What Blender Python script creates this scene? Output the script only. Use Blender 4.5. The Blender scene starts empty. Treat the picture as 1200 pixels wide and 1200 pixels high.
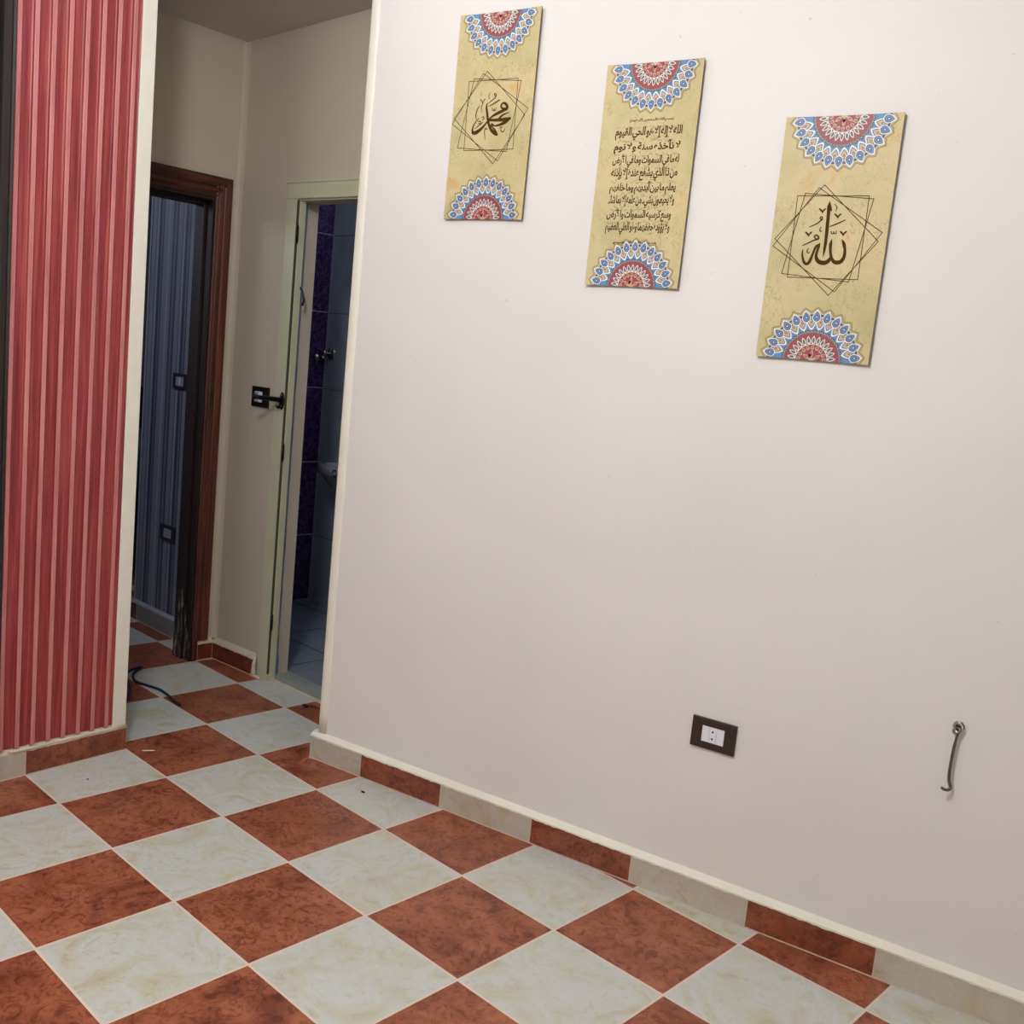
import bpy, bmesh, math, random
from mathutils import Vector, Matrix
from mathutils.geometry import tessellate_polygon
random.seed(7)
SC = bpy.context.scene
COL = SC.collection

# ------------------------------------------------------------------ materials
def new_mat(name):
    m = bpy.data.materials.new(name); m.use_nodes = True
    nt = m.node_tree
    return m, nt, nt.nodes, nt.links, nt.nodes['Principled BSDF']

def lin(c):
    return tuple(((x/255)/12.92 if x/255 <= .04045 else ((x/255+.055)/1.055)**2.4) for x in c) + (1,)

def flat(name, rgb, rough=.5, metal=0, bump=0, bscale=200, vary=0, vscale=8, spec=.5):
    m, nt, N, L, b = new_mat(name)
    b.inputs['Roughness'].default_value = rough
    b.inputs['Metallic'].default_value = metal
    b.inputs['Specular IOR Level'].default_value = spec
    c = lin(rgb)
    if vary or bump:
        tc = N.new('ShaderNodeTexCoord')
        if vary:
            no = N.new('ShaderNodeTexNoise'); no.inputs['Scale'].default_value = vscale; no.inputs['Detail'].default_value = 6
            L.new(tc.outputs['Object'], no.inputs['Vector'])
            r = N.new('ShaderNodeValToRGB')
            r.color_ramp.elements[0].position = .3; r.color_ramp.elements[1].position = .7
            r.color_ramp.elements[0].color = tuple(v*(1-vary) for v in c[:3]) + (1,)
            r.color_ramp.elements[1].color = tuple(min(1, v*(1+vary)) for v in c[:3]) + (1,)
            L.new(no.outputs['Fac'], r.inputs[0]); L.new(r.outputs[0], b.inputs['Base Color'])
        else:
            b.inputs['Base Color'].default_value = c
        if bump:
            n2 = N.new('ShaderNodeTexNoise'); n2.inputs['Scale'].default_value = bscale; n2.inputs['Detail'].default_value = 4
            L.new(tc.outputs['Object'], n2.inputs['Vector'])
            bp = N.new('ShaderNodeBump'); bp.inputs['Strength'].default_value = bump; bp.inputs['Distance'].default_value = .002
            L.new(n2.outputs['Fac'], bp.inputs['Height']); L.new(bp.outputs[0], b.inputs['Normal'])
    else:
        b.inputs['Base Color'].default_value = c
    return m

def math_node(N, L, op, a, b=None, c=None):
    n = N.new('ShaderNodeMath'); n.operation = op
    for i, v in enumerate((a, b, c)):
        if v is None: continue
        if isinstance(v, (int, float)): n.inputs[i].default_value = v
        else: L.new(v, n.inputs[i])
    return n.outputs[0]

def mixc(N, L, fac, a, b, bt='MIX'):
    n = N.new('ShaderNodeMix'); n.data_type = 'RGBA'; n.blend_type = bt
    for sock, v in ((n.inputs[0], fac), (n.inputs[6], a), (n.inputs[7], b)):
        if isinstance(v, (int, float)): sock.default_value = v
        elif isinstance(v, tuple): sock.default_value = v
        else: L.new(v, sock)
    return n.outputs[2]

def ramp(N, L, src, stops):
    r = N.new('ShaderNodeValToRGB'); e = r.color_ramp.elements
    while len(e) < len(stops): e.new(.5)
    for el, (p, c) in zip(e, stops): el.position = p; el.color = c if len(c) == 4 else c + (1,)
    L.new(src, r.inputs[0]); return r.outputs[0]

def noise(N, L, vec, scale, detail=5, rough=.55, dist=0):
    n = N.new('ShaderNodeTexNoise')
    n.inputs['Scale'].default_value = scale; n.inputs['Detail'].default_value = detail
    n.inputs['Roughness'].default_value = rough; n.inputs['Distortion'].default_value = dist
    L.new(vec, n.inputs['Vector']); return n.outputs['Fac']

def stone(N, L, vec, kind):
    """cloudy ceramic glaze: red or cream"""
    a = noise(N, L, vec, 7, 7, .62, 1.2)
    v = noise(N, L, vec, 22, 8, .7, 2.0)
    fine = noise(N, L, vec, 90, 6, .7, .5)
    if kind == 'red':
        base = ramp(N, L, a, [(.30, lin((118, 60, 40))), (.45, lin((146, 82, 56))), (.60, lin((164, 98, 68))), (.78, lin((158, 92, 72)))])
        vein = ramp(N, L, v, [(.40, lin((150, 96, 80))), (.50, (1, 1, 1, 1)), (1, (1, 1, 1, 1))])
        c = mixc(N, L, .6, base, vein, 'MULTIPLY')
        f = ramp(N, L, fine, [(.36, (.55, .42, .38)), (.5, (1, 1, 1))])
        return mixc(N, L, .5, c, f, 'MULTIPLY')
    base = ramp(N, L, a, [(.30, lin((180, 172, 140))), (.42, lin((190, 188, 172))), (.56, lin((194, 197, 194))), (.70, lin((184, 180, 156)))])
    vein = ramp(N, L, v, [(.34, (.78, .74, .62)), (.44, (1, 1, 1)), (.6, (1, 1, 1)), (.72, (.93, .90, .80))])
    c = mixc(N, L, .6, base, vein, 'MULTIPLY')
    f = ramp(N, L, fine, [(.32, (.72, .68, .62)), (.42, (1, 1, 1))])
    return mixc(N, L, .45, c, f, 'MULTIPLY')

TILE = 1/3
def mat_floor():
    m, nt, N, L, b = new_mat('checker_floor_tiles')
    geo = N.new('ShaderNodeNewGeometry')
    s = N.new('ShaderNodeSeparateXYZ'); L.new(geo.outputs['Position'], s.inputs[0])
    u = math_node(N, L, 'DIVIDE', s.outputs[0], TILE); v = math_node(N, L, 'DIVIDE', s.outputs[1], TILE)
    iu = math_node(N, L, 'FLOOR', u); iv = math_node(N, L, 'FLOOR', v)
    fu = math_node(N, L, 'SUBTRACT', u, iu); fv = math_node(N, L, 'SUBTRACT', v, iv)
    du = math_node(N, L, 'MINIMUM', fu, math_node(N, L, 'SUBTRACT', 1, fu))
    dv = math_node(N, L, 'MINIMUM', fv, math_node(N, L, 'SUBTRACT', 1, fv))
    d = math_node(N, L, 'MINIMUM', du, dv)
    par = math_node(N, L, 'MODULO', math_node(N, L, 'ADD', math_node(N, L, 'ADD', iu, iv), 200), 2)
    par = math_node(N, L, 'GREATER_THAN', par, .5)
    cb = N.new('ShaderNodeCombineXYZ'); L.new(iu, cb.inputs[0]); L.new(iv, cb.inputs[1])
    wn = N.new('ShaderNodeTexWhiteNoise'); wn.noise_dimensions = '3D'; L.new(cb.outputs[0], wn.inputs['Vector'])
    vm = N.new('ShaderNodeVectorMath'); vm.operation = 'MULTIPLY_ADD'
    L.new(wn.outputs['Color'], vm.inputs[0]); vm.inputs[1].default_value = (30, 30, 30); L.new(geo.outputs['Position'], vm.inputs[2])
    red = stone(N, L, vm.outputs[0], 'red'); cream = stone(N, L, vm.outputs[0], 'cream')
    c = mixc(N, L, par, cream, red)
    g = math_node(N, L, 'LESS_THAN', d, .0095)
    c = mixc(N, L, g, c, lin((214, 196, 182)))
    L.new(c, b.inputs['Base Color'])
    rg = math_node(N, L, 'MULTIPLY_ADD', g, .35, .36)
    L.new(rg, b.inputs['Roughness']); b.inputs['Specular IOR Level'].default_value = .4
    h = math_node(N, L, 'SUBTRACT', noise(N, L, vm.outputs[0], 30, 5), math_node(N, L, 'MULTIPLY', g, 3))
    bp = N.new('ShaderNodeBump'); bp.inputs['Strength'].default_value = .25; bp.inputs['Distance'].default_value = .0015
    L.new(h, bp.inputs['Height']); L.new(bp.outputs[0], b.inputs['Normal'])
    return m

def mat_stone(name, kind, mult=(1, 1, 1)):
    m, nt, N, L, b = new_mat(name)
    geo = N.new('ShaderNodeNewGeometry')
    c = mixc(N, L, 1.0, stone(N, L, geo.outputs['Position'], kind), mult + (1,), 'MULTIPLY')
    sp = ramp(N, L, noise(N, L, geo.outputs['Position'], 160, 3, .8), [(.665, (0, 0, 0)), (.70, (1, 1, 1))])
    c = mixc(N, L, math_node(N, L, 'MULTIPLY', sp, .7), c, lin((206, 190, 168)))
    L.new(c, b.inputs['Base Color']); b.inputs['Roughness'].default_value = .4
    return m

def mat_wall(name, rgb, vary=.03, bump=.12):
    m, nt, N, L, b = new_mat(name)
    geo = N.new('ShaderNodeNewGeometry')
    n1 = noise(N, L, geo.outputs['Position'], 1.6, 5)
    c = lin(rgb)
    col = ramp(N, L, n1, [(.3, tuple(v*(1-vary) for v in c[:3])), (.7, tuple(min(1, v*(1+vary)) for v in c[:3]))])
    # sparse tiny specks and scuffs on the paint
    sp = ramp(N, L, noise(N, L, geo.outputs['Position'], 70, 2, .4), [(.775, (1, 1, 1)), (.80, (.72, .66, .6))])
    col = mixc(N, L, .6, col, sp, 'MULTIPLY')
    L.new(col, b.inputs['Base Color']); b.inputs['Roughness'].default_value = .55
    b.inputs['Specular IOR Level'].default_value = .3
    n2 = noise(N, L, geo.outputs['Position'], 9, 6, .6)
    bp = N.new('ShaderNodeBump'); bp.inputs['Strength'].default_value = bump; bp.inputs['Distance'].default_value = .006
    L.new(n2, bp.inputs['Height']); L.new(bp.outputs[0], b.inputs['Normal'])
    return m

def mat_grain(name, c1, c2, c3, scale=(60, 60, 3), rough=.4, fine=.5):
    """wood-look streaks running along object Z (scale sets the stretch)"""
    m, nt, N, L, b = new_mat(name)
    tc = N.new('ShaderNodeTexCoord'); mp = N.new('ShaderNodeMapping')
    mp.inputs['Scale'].default_value = scale
    L.new(tc.outputs['Object'], mp.inputs['Vector'])
    a = noise(N, L, mp.outputs[0], 1, 6, .6, .6)
    f = noise(N, L, mp.outputs[0], 5, 4, .7, .3)
    col = ramp(N, L, a, [(.32, lin(c1)), (.5, lin(c2)), (.68, lin(c3))])
    fr = ramp(N, L, f, [(.35, (.55, .5, .5)), (.5, (1, 1, 1)), (.68, (1.0, 1.0, 1.0))])
    col = mixc(N, L, fine, col, fr, 'MULTIPLY')
    L.new(col, b.inputs['Base Color']); b.inputs['Roughness'].default_value = rough
    bp = N.new('ShaderNodeBump'); bp.inputs['Strength'].default_value = .3; bp.inputs['Distance'].default_value = .001
    L.new(f, bp.inputs['Height']); L.new(bp.outputs[0], b.inputs['Normal'])
    return m

def mat_wallpaper():
    m, nt, N, L, b = new_mat('striped_blue_grey_wallpaper')
    geo = N.new('ShaderNodeNewGeometry'); s = N.new('ShaderNodeSeparateXYZ'); L.new(geo.outputs['Position'], s.inputs[0])
    t = math_node(N, L, 'FRACT', math_node(N, L, 'DIVIDE', math_node(N, L, 'ADD', s.outputs[0], 10.03), .235))
    G, D, M_, P = lin((128, 134, 148)), lin((58, 60, 84)), lin((104, 110, 126)), lin((150, 154, 166))
    st = [(0, G), (.10, D), (.15, M_), (.24, D), (.30, G), (.44, M_), (.50, P), (.56, D), (.66, M_), (.72, D), (.76, G), (.93, P)]
    r = N.new('ShaderNodeValToRGB'); r.color_ramp.interpolation = 'CONSTANT'
    e = r.color_ramp.elements
    while len(e) < len(st): e.new(.5)
    for el, (p, c) in zip(e, st): el.position = p; el.color = c
    L.new(t, r.inputs[0])
    mp = N.new('ShaderNodeMapping'); mp.inputs['Scale'].default_value = (120, 120, 4); L.new(geo.outputs['Position'], mp.inputs['Vector'])
    f = ramp(N, L, noise(N, L, mp.outputs[0], 1, 4, .7), [(.3, (.7, .7, .74)), (.7, (1, 1, 1))])
    c = mixc(N, L, 1.0, r.outputs[0], f, 'MULTIPLY')
    L.new(c, b.inputs['Base Color']); b.inputs['Roughness'].default_value = .5
    return m

def mat_purple():
    m, nt, N, L, b = new_mat('purple_patterned_tile')
    geo = N.new('ShaderNodeNewGeometry'); s = N.new('ShaderNodeSeparateXYZ'); L.new(geo.outputs['Position'], s.inputs[0])
    z = math_node(N, L, 'FRACT', math_node(N, L, 'DIVIDE', math_node(N, L, 'ADD', s.outputs[2], .035), .398))
    g = math_node(N, L, 'LESS_THAN', z, .012)
    w = N.new('ShaderNodeTexVoronoi'); w.feature = 'DISTANCE_TO_EDGE'; w.inputs['Scale'].default_value = 26
    wv = N.new('ShaderNodeVectorMath'); wv.operation = 'ADD'
    nn = N.new('ShaderNodeTexNoise'); nn.inputs['Scale'].default_value = 14; L.new(geo.outputs['Position'], nn.inputs['Vector'])
    sc = N.new('ShaderNodeVectorMath'); sc.operation = 'SCALE'; sc.inputs['Scale'].default_value = .12; L.new(nn.outputs['Color'], sc.inputs[0])
    L.new(geo.outputs['Position'], wv.inputs[0]); L.new(sc.outputs[0], wv.inputs[1]); L.new(wv.outputs[0], w.inputs['Vector'])
    c = ramp(N, L, w.outputs['Distance'], [(0, lin((96, 66, 128))), (.10, lin((60, 34, 82))), (.25, lin((52, 28, 74)))])
    c = mixc(N, L, g, c, lin((170, 160, 180)))
    L.new(c, b.inputs['Base Color']); b.inputs['Roughness'].default_value = .25
    return m

def mat_grid(name, rgb, grout, ax, ay, sx, sy, ox, oy, wid=.012, rough=.25, vary=True):
    m, nt, N, L, b = new_mat(name)
    geo = N.new('ShaderNodeNewGeometry'); s = N.new('ShaderNodeSeparateXYZ'); L.new(geo.outputs['Position'], s.inputs[0])
    ds = []
    for a, sz, o in ((ax, sx, ox), (ay, sy, oy)):
        f = math_node(N, L, 'FRACT', math_node(N, L, 'DIVIDE', math_node(N, L, 'ADD', s.outputs[a], o), sz))
        ds.append(math_node(N, L, 'MINIMUM', f, math_node(N, L, 'SUBTRACT', 1, f)))
    g = math_node(N, L, 'LESS_THAN', math_node(N, L, 'MINIMUM', *ds), wid/2)
    n1 = noise(N, L, geo.outputs['Position'], 5, 6, .6, 1)
    c = lin(rgb)
    col = ramp(N, L, n1, [(.3, tuple(v*.86 for v in c[:3])), (.7, tuple(v*1.1 for v in c[:3]))])
    col = mixc(N, L, g, col, lin(grout))
    L.new(col, b.inputs['Base Color']); b.inputs['Roughness'].default_value = rough
    return m

def mat_paper():
    m, nt, N, L, b = new_mat('aged_parchment_print')
    tc = N.new('ShaderNodeTexCoord'); oi = N.new('ShaderNodeObjectInfo')
    vm = N.new('ShaderNodeVectorMath'); vm.operation = 'ADD'
    geo = N.new('ShaderNodeNewGeometry')
    L.new(geo.outputs['Position'], vm.inputs[0]); vm.inputs[1].default_value = (3.1, 1.7, .4)
    a = noise(N, L, vm.outputs[0], 5, 6, .6, .8)
    col = ramp(N, L, a, [(.30, lin((178, 168, 118))), (.46, lin((192, 180, 132))), (.60, lin((202, 186, 140))), (.70, lin((204, 168, 114)))])
    # hairline cracks that gather in patches
    mp = N.new('ShaderNodeMapping'); mp.inputs['Scale'].default_value = (1, 1, .6); L.new(vm.outputs[0], mp.inputs['Vector'])
    v = N.new('ShaderNodeTexVoronoi'); v.feature = 'DISTANCE_TO_EDGE'; v.inputs['Scale'].default_value = 52
    nn = N.new('ShaderNodeTexNoise'); nn.inputs['Scale'].default_value = 40; nn.inputs['Detail'].default_value = 5
    L.new(mp.outputs[0], nn.inputs['Vector'])
    sc = N.new('ShaderNodeVectorMath'); sc.operation = 'SCALE'; sc.inputs['Scale'].default_value = .07; L.new(nn.outputs['Color'], sc.inputs[0])
    ad = N.new('ShaderNodeVectorMath'); ad.operation = 'ADD'; L.new(mp.outputs[0], ad.inputs[0]); L.new(sc.outputs[0], ad.inputs[1])
    L.new(ad.outputs[0], v.inputs['Vector'])
    crack = math_node(N, L, 'LESS_THAN', v.outputs['Distance'], .02)
    patch = ramp(N, L, noise(N, L, vm.outputs[0], 11, 3), [(.46, (0, 0, 0)), (.55, (1, 1, 1))])
    k = math_node(N, L, 'MULTIPLY', math_node(N, L, 'MULTIPLY', crack, patch), .6)
    col = mixc(N, L, k, col, lin((142, 122, 80)))
    L.new(col, b.inputs['Base Color']); b.inputs['Roughness'].default_value = .5
    b.inputs['Specular IOR Level'].default_value = .3
    return m

M = dict(
    floor=mat_floor(),
    wall=mat_wall('warm_white_wall_paint', (222, 218, 214)),
    hall=mat_wall('beige_hall_paint', (196, 184, 166), .04, .2),
    cream=flat('cream_gloss_paint', (228, 224, 210), .35, bump=.3, bscale=60, vary=.04),
    plaster=flat('rough_cream_plaster', (206, 192, 172), .7, bump=.9, bscale=120, vary=.08, vscale=30),
    ceil=flat('ceiling_white_paint', (206, 198, 192), .7, vary=.02),
    red_stone=mat_stone('red_skirting_tile', 'red', (.78, .66, .6)),
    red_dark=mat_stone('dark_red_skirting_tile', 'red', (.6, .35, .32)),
    beige_stone=mat_stone('beige_skirting_tile', 'cream', (.92, .82, .76)),
    grout=flat('pink_cream_grout', (196, 176, 160), .8),
    rib=mat_grain('pink_rib_woodgrain', (176, 104, 102), (196, 122, 120), (204, 136, 130), (50, 50, 3), .3, .25),
    groove=mat_grain('red_woodgrain', (120, 34, 44), (150, 54, 58), (172, 82, 70), (70, 70, 2.2), .38, .45),
    brownwood=mat_grain('red_brown_stained_wood', (48, 18, 11), (88, 40, 23), (118, 58, 32), (60, 40, 2.5), .55, .6),
    brownwood_h=mat_grain('red_brown_stained_lintel', (40, 14, 9), (74, 32, 19), (98, 46, 28), (50, 3, 50), .55, .6),
    darkwood=mat_grain('dark_brown_wood', (18, 9, 9), (29, 14, 13), (42, 20, 16), (40, 40, 2.5), .6, .4),
    raw=mat_grain('splintered_bare_wood', (20, 12, 12), (44, 34, 30), (150, 140, 126), (110, 110, 14), .8, .5),
    doorframe=flat('pale_green_cream_paint', (196, 194, 164), .4, bump=.4, bscale=50, vary=.05),
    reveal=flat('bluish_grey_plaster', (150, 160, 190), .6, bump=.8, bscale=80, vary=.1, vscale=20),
    wallpaper=mat_wallpaper(),
    purple=mat_purple(),
    bathtile=mat_grid('grey_blue_wall_tile', (158, 168, 182), (118, 124, 138), 0, 2, .6, .398, .1, .035),
    bathfloor=mat_grid('pale_blue_floor_tile', (132, 142, 158), (52, 56, 66), 0, 1, .42, .42, 1.16+.42*4, -1.2+.42*4, .016),
    threshold=flat('grey_green_threshold_tile', (150, 156, 148), .35, vary=.08, vscale=20),
    black=flat('black_satin_metal', (16, 14, 14), .3, .4),
    blackp=flat('dark_brown_plastic', (48, 32, 28), .32),
    navyp=flat('navy_black_plastic', (24, 24, 40), .35),
    white=flat('white_plastic', (226, 228, 234), .3),
    greyp=flat('grey_plastic', (150, 150, 162), .35),
    hole=flat('socket_hole_black', (6, 6, 8), .8),
    chrome=flat('worn_chrome', (190, 186, 180), .22, 1),
    steel=flat('dull_zinc_wire', (118, 112, 108), .35, 1),
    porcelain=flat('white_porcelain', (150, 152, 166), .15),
    cable=flat('dark_blue_cable_jacket', (18, 14, 38), .4),
    purplecable=flat('purple_cable_jacket', (52, 26, 96), .4),
    board=flat('brown_board_edge', (138, 108, 84), .7),
    paper=mat_paper(),
    ink=flat('dark_brown_ink', (74, 53, 22), .7, spec=.05),
    ink2=flat('thin_brown_ink', (72, 54, 22), .7, spec=.05),
    gold=flat('gold_ochre_print', (134, 108, 44), .5),
    navy=flat('navy_print', (58, 62, 92), .5),
    blue=flat('sky_blue_print', (84, 132, 176), .5),
    petalblue=flat('cornflower_blue_print', (92, 128, 176), .5),
    offwhite=flat('off_white_print', (226, 228, 226), .5),
    sand=flat('sand_print', (184, 166, 138), .5),
    maroon=flat('maroon_print', (148, 62, 66), .5),
    crimson=flat('crimson_print', (158, 48, 62), .5),
    moss=flat('grey_green_print', (98, 104, 92), .5),
    teal=flat('teal_fabric', (70, 100, 112), .8, bump=.4, bscale=120),
    vdark=flat('near_black_wood', (14, 12, 14), .5),
    splinter=flat('pale_wood_splinter', (224, 206, 176), .7),
)

# ------------------------------------------------------------------ mesh helpers
def props(o, label=None, cat=None, group=None, kind=None):
    if label: o['label'] = label
    if cat: o['category'] = cat
    if group: o['group'] = group
    if kind: o['kind'] = kind
    return o

def obj(name, bm, mats, parent=None, smooth=False, origin=None, bevel=0):
    """bmesh in world space -> one mesh object whose origin is the parent's or the given point"""
    if bevel:
        bmesh.ops.remove_doubles(bm, verts=bm.verts, dist=1e-6)
    o_ = Vector(origin) if origin is not None else (WORLD[parent.name].copy() if parent is not None else None)
    if o_ is None:
        xs = [v.co.x for v in bm.verts]; ys = [v.co.y for v in bm.verts]; zs = [v.co.z for v in bm.verts]
        o_ = Vector(((min(xs)+max(xs))/2, (min(ys)+max(ys))/2, min(zs)))
    for v in bm.verts: v.co -= o_
    me = bpy.data.meshes.new(name); bm.to_mesh(me); bm.free()
    for m in (mats if isinstance(mats, (list, tuple)) else [mats]): me.materials.append(m)
    if smooth:
        for p in me.polygons: p.use_smooth = True
    o = bpy.data.objects.new(name, me); COL.objects.link(o)
    WORLD[o.name] = o_.copy()
    if parent is not None:
        o.parent = parent; o.location = o_ - WORLD[parent.name]
    else:
        o.location = o_
    if bevel:
        bv = o.modifiers.new('bevel', 'BEVEL'); bv.width = bevel; bv.segments = 2; bv.limit_method = 'ANGLE'; bv.angle_limit = math.radians(40)
    return o
WORLD = {}

def empty(name, loc, label, cat, group=None):
    o = bpy.data.objects.new(name, None); o.empty_display_size = .05; COL.objects.link(o)
    o.location = loc; WORLD[o.name] = Vector(loc)
    return props(o, label, cat, group)

def box(bm, a, b, mi=0, mat=None):
    x0, y0, z0 = a; x1, y1, z1 = b
    co = [(x0, y0, z0), (x1, y0, z0), (x1, y1, z0), (x0, y1, z0), (x0, y0, z1), (x1, y0, z1), (x1, y1, z1), (x0, y1, z1)]
    vs = [bm.verts.new(mat @ Vector(c) if mat else c) for c in co]
    fs = [(3, 2, 1, 0), (4, 5, 6, 7), (0, 1, 5, 4), (1, 2, 6, 5), (2, 3, 7, 6), (3, 0, 4, 7)]
    out = []
    for f in fs:
        F = bm.faces.new([vs[i] for i in f]); F.material_index = mi; out.append(F)
    return out

def prism(bm, pts, z0, z1, mi=0, zt=None):
    """footprint polygon (ccw) extruded upward; zt gives per-corner tops"""
    n = len(pts)
    lo = [bm.verts.new((p[0], p[1], z0)) for p in pts]
    hi = [bm.verts.new((p[0], p[1], zt[i] if zt else z1)) for i, p in enumerate(pts)]
    bm.faces.new(lo[::-1]).material_index = mi; bm.faces.new(hi).material_index = mi
    for i in range(n):
        j = (i+1) % n
        bm.faces.new((lo[i], lo[j], hi[j], hi[i])).material_index = mi

def tube(bm, pts, r, seg=10, mi=0, closed=False):
    pts = [Vector(p) for p in pts]; n = len(pts)
    rs = r if isinstance(r, (list, tuple)) else [r]*n
    rings = []; up = None
    for i, p in enumerate(pts):
        if closed: t = (pts[(i+1) % n] - pts[i-1]).normalized()
        else: t = (pts[min(i+1, n-1)] - pts[max(i-1, 0)]).normalized()
        if up is None:
            up = Vector((0, 0, 1)) if abs(t.z) < .9 else Vector((1, 0, 0))
        x = up.cross(t).normalized(); y = t.cross(x).normalized(); up = y
        rings.append([bm.verts.new(p + (x*math.cos(2*math.pi*k/seg) + y*math.sin(2*math.pi*k/seg))*rs[i]) for k in range(seg)])
    for i in range(n if closed else n-1):
        a, b = rings[i], rings[(i+1) % n]
        for k in range(seg):
            bm.faces.new((a[k], a[(k+1) % seg], b[(k+1) % seg], b[k])).material_index = mi
    if not closed:
        bm.faces.new(rings[0][::-1]).material_index = mi; bm.faces.new(rings[-1]).material_index = mi

def lathe(bm, prof, M4, seg=32, sx=1, sy=1, mi=0):
    """profile (r, h) spun round local Z of matrix M4"""
    rings = []
    for r, h in prof:
        rings.append([bm.verts.new(M4 @ Vector((r*sx*math.cos(2*math.pi*k/seg), r*sy*math.sin(2*math.pi*k/seg), h))) for k in range(seg)])
    for a, b in zip(rings, rings[1:]):
        for k in range(seg):
            bm.faces.new((a[k], a[(k+1) % seg], b[(k+1) % seg], b[k])).material_index = mi
    bm.faces.new(rings[0][::-1]).material_index = mi; bm.faces.new(rings[-1]).material_index = mi

def catmull(pts, n=8):
    P = [Vector(p) for p in pts]; P = [P[0]*2-P[1]] + P + [P[-1]*2-P[-2]]
    out = []
    for i in range(1, len(P)-2):
        a, b, c, d = P[i-1:i+3]
        for k in range(n):
            t = k/n
            out.append(.5*((2*b) + (c-a)*t + (2*a-5*b+4*c-d)*t*t + (3*b-a-3*c+d)*t**3))
    out.append(P[-2]); return out

# ------------------------------------------------------------------ frames of the two room walls
TH = math.atan(.1869); DV = Vector((math.cos(TH), math.sin(TH), 0)); NR = Vector((math.sin(TH), -math.cos(TH), 0)); W0 = Vector((0, .4632, 0))
def W(s, z, out=0): return W0 + DV*s + NR*out + Vector((0, 0, z))
RW = Vector((-.2702, 0, 0)); DL = (Vector((-.2344, -.411, 0)) - RW).normalized(); NL = Vector((-DL.y, DL.x, 0))
def LW(s, z, out=0): return RW + DL*s + NL*out + Vector((0, 0, z))
def fbox(bm, F, s0, s1, z0, z1, o0, o1, mi=0):
    co = [F(s, z, o) for z in (z0, z1) for s, o in ((s0, o0), (s1, o0), (s1, o1), (s0, o1))]
    vs = [bm.verts.new(c) for c in co]
    for f in ((3, 2, 1, 0), (4, 5, 6, 7), (0, 1, 5, 4), (1, 2, 6, 5), (2, 3, 7, 6), (3, 0, 4, 7)):
        bm.faces.new([vs[i] for i in f]).material_index = mi
    bmesh.ops.recalc_face_normals(bm, faces=bm.faces)
def yh(x): return .762 + .07*(x + 1.01)          # hall wall that holds the bathroom door
ROOM_H, HALL_H = 2.78, 2.555
def S(o): return props(o, kind='structure')

# ------------------------------------------------------------------ floors and ceilings
bm = bmesh.new()
prism(bm, [(-3.8, -3.2), (4.2, -3.2), (4.2, 1.45), (.2, 1.45), (.2, .818), (-.6, .80), (-1.03, .785), (-1.745, .785), (-1.745, 2.2), (-3.8, 2.2)], -.06, 0)
S(obj('floor', bm, M['floor'], origin=(0, 0, 0)))
bm = bmesh.new(); box(bm, (-1.70, .90, -.06), (.16, 1.745, .008))
S(obj('floor', bm, M['bathfloor'], origin=(-.8, 1.3, 0)))
bm = bmesh.new(); prism(bm, [(-.70, .815), (.10, .836), (.10, .915), (-.70, .915)], -.06, .012)
S(obj('trim_1', bm, M['threshold'], origin=(-.3, .87, 0), bevel=.002))
bm = bmesh.new(); prism(bm, [(-.65, .800), (.10, .824), (.10, .833), (-.65, .809)], -.05, .008)
S(obj('trim_2', bm, M['plaster'], origin=(-.3, .82, 0)))
bm = bmesh.new(); prism(bm, [(-.3, -3.2), (4.2, -3.2), (4.2, 1.45), (.2, 1.45), (-.3, .7)], ROOM_H, ROOM_H+.1)
S(obj('ceiling', bm, M['ceil'], origin=(1.8, -.9, ROOM_H)))
bm = bmesh.new()
lo = [bm.verts.new(c) for c in ((-1.05, -.4, HALL_H), (.3, -.4, HALL_H+.02), (.3, 1.0, HALL_H+.055), (-1.05, 1.0, HALL_H-.005))]
hi = [bm.verts.new(v.co + Vector((0, 0, .1))) for v in lo]
bm.faces.new(lo); bm.faces.new(hi[::-1])
for i in range(4): bm.faces.new((lo[i], hi[i], hi[(i+1) % 4], lo[(i+1) % 4]))
bmesh.ops.recalc_face_normals(bm, faces=bm.faces)
S(obj('ceiling', bm, M['ceil'], origin=(-.5, .3, HALL_H)))
bm = bmesh.new(); box(bm, (-3.8, -3.2, 2.56), (-1.02, .80, 2.66)); box(bm, (-3.8, .80, 2.56), (-1.76, 2.2, 2.66))
S(obj('ceiling', bm, M['ceil'], origin=(-2.5, -.5, 2.56)))
bm = bmesh.new(); box(bm, (-1.76, .905, 2.45), (.2, 1.8, 2.55))
S(obj('ceiling', bm, M['ceil'], origin=(-.8, 1.4, 2.45)))

# ------------------------------------------------------------------ right wall of the room
bm = bmesh.new()
a, b, c_, d = W(.130, 0), W(4.25, 0), W(4.25, 0, -.2), Vector((.13, .86, 0))
bm2 = [(a.x, a.y), (b.x, b.y), (c_.x, c_.y), (.62, .86), (.13, .86)]
prism(bm, bm2, 0, ROOM_H)
bmesh.ops.recalc_face_normals(bm, faces=bm.faces)
S(obj('wall_right', bm, M['wall'], origin=W(.13, 0)))
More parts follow.
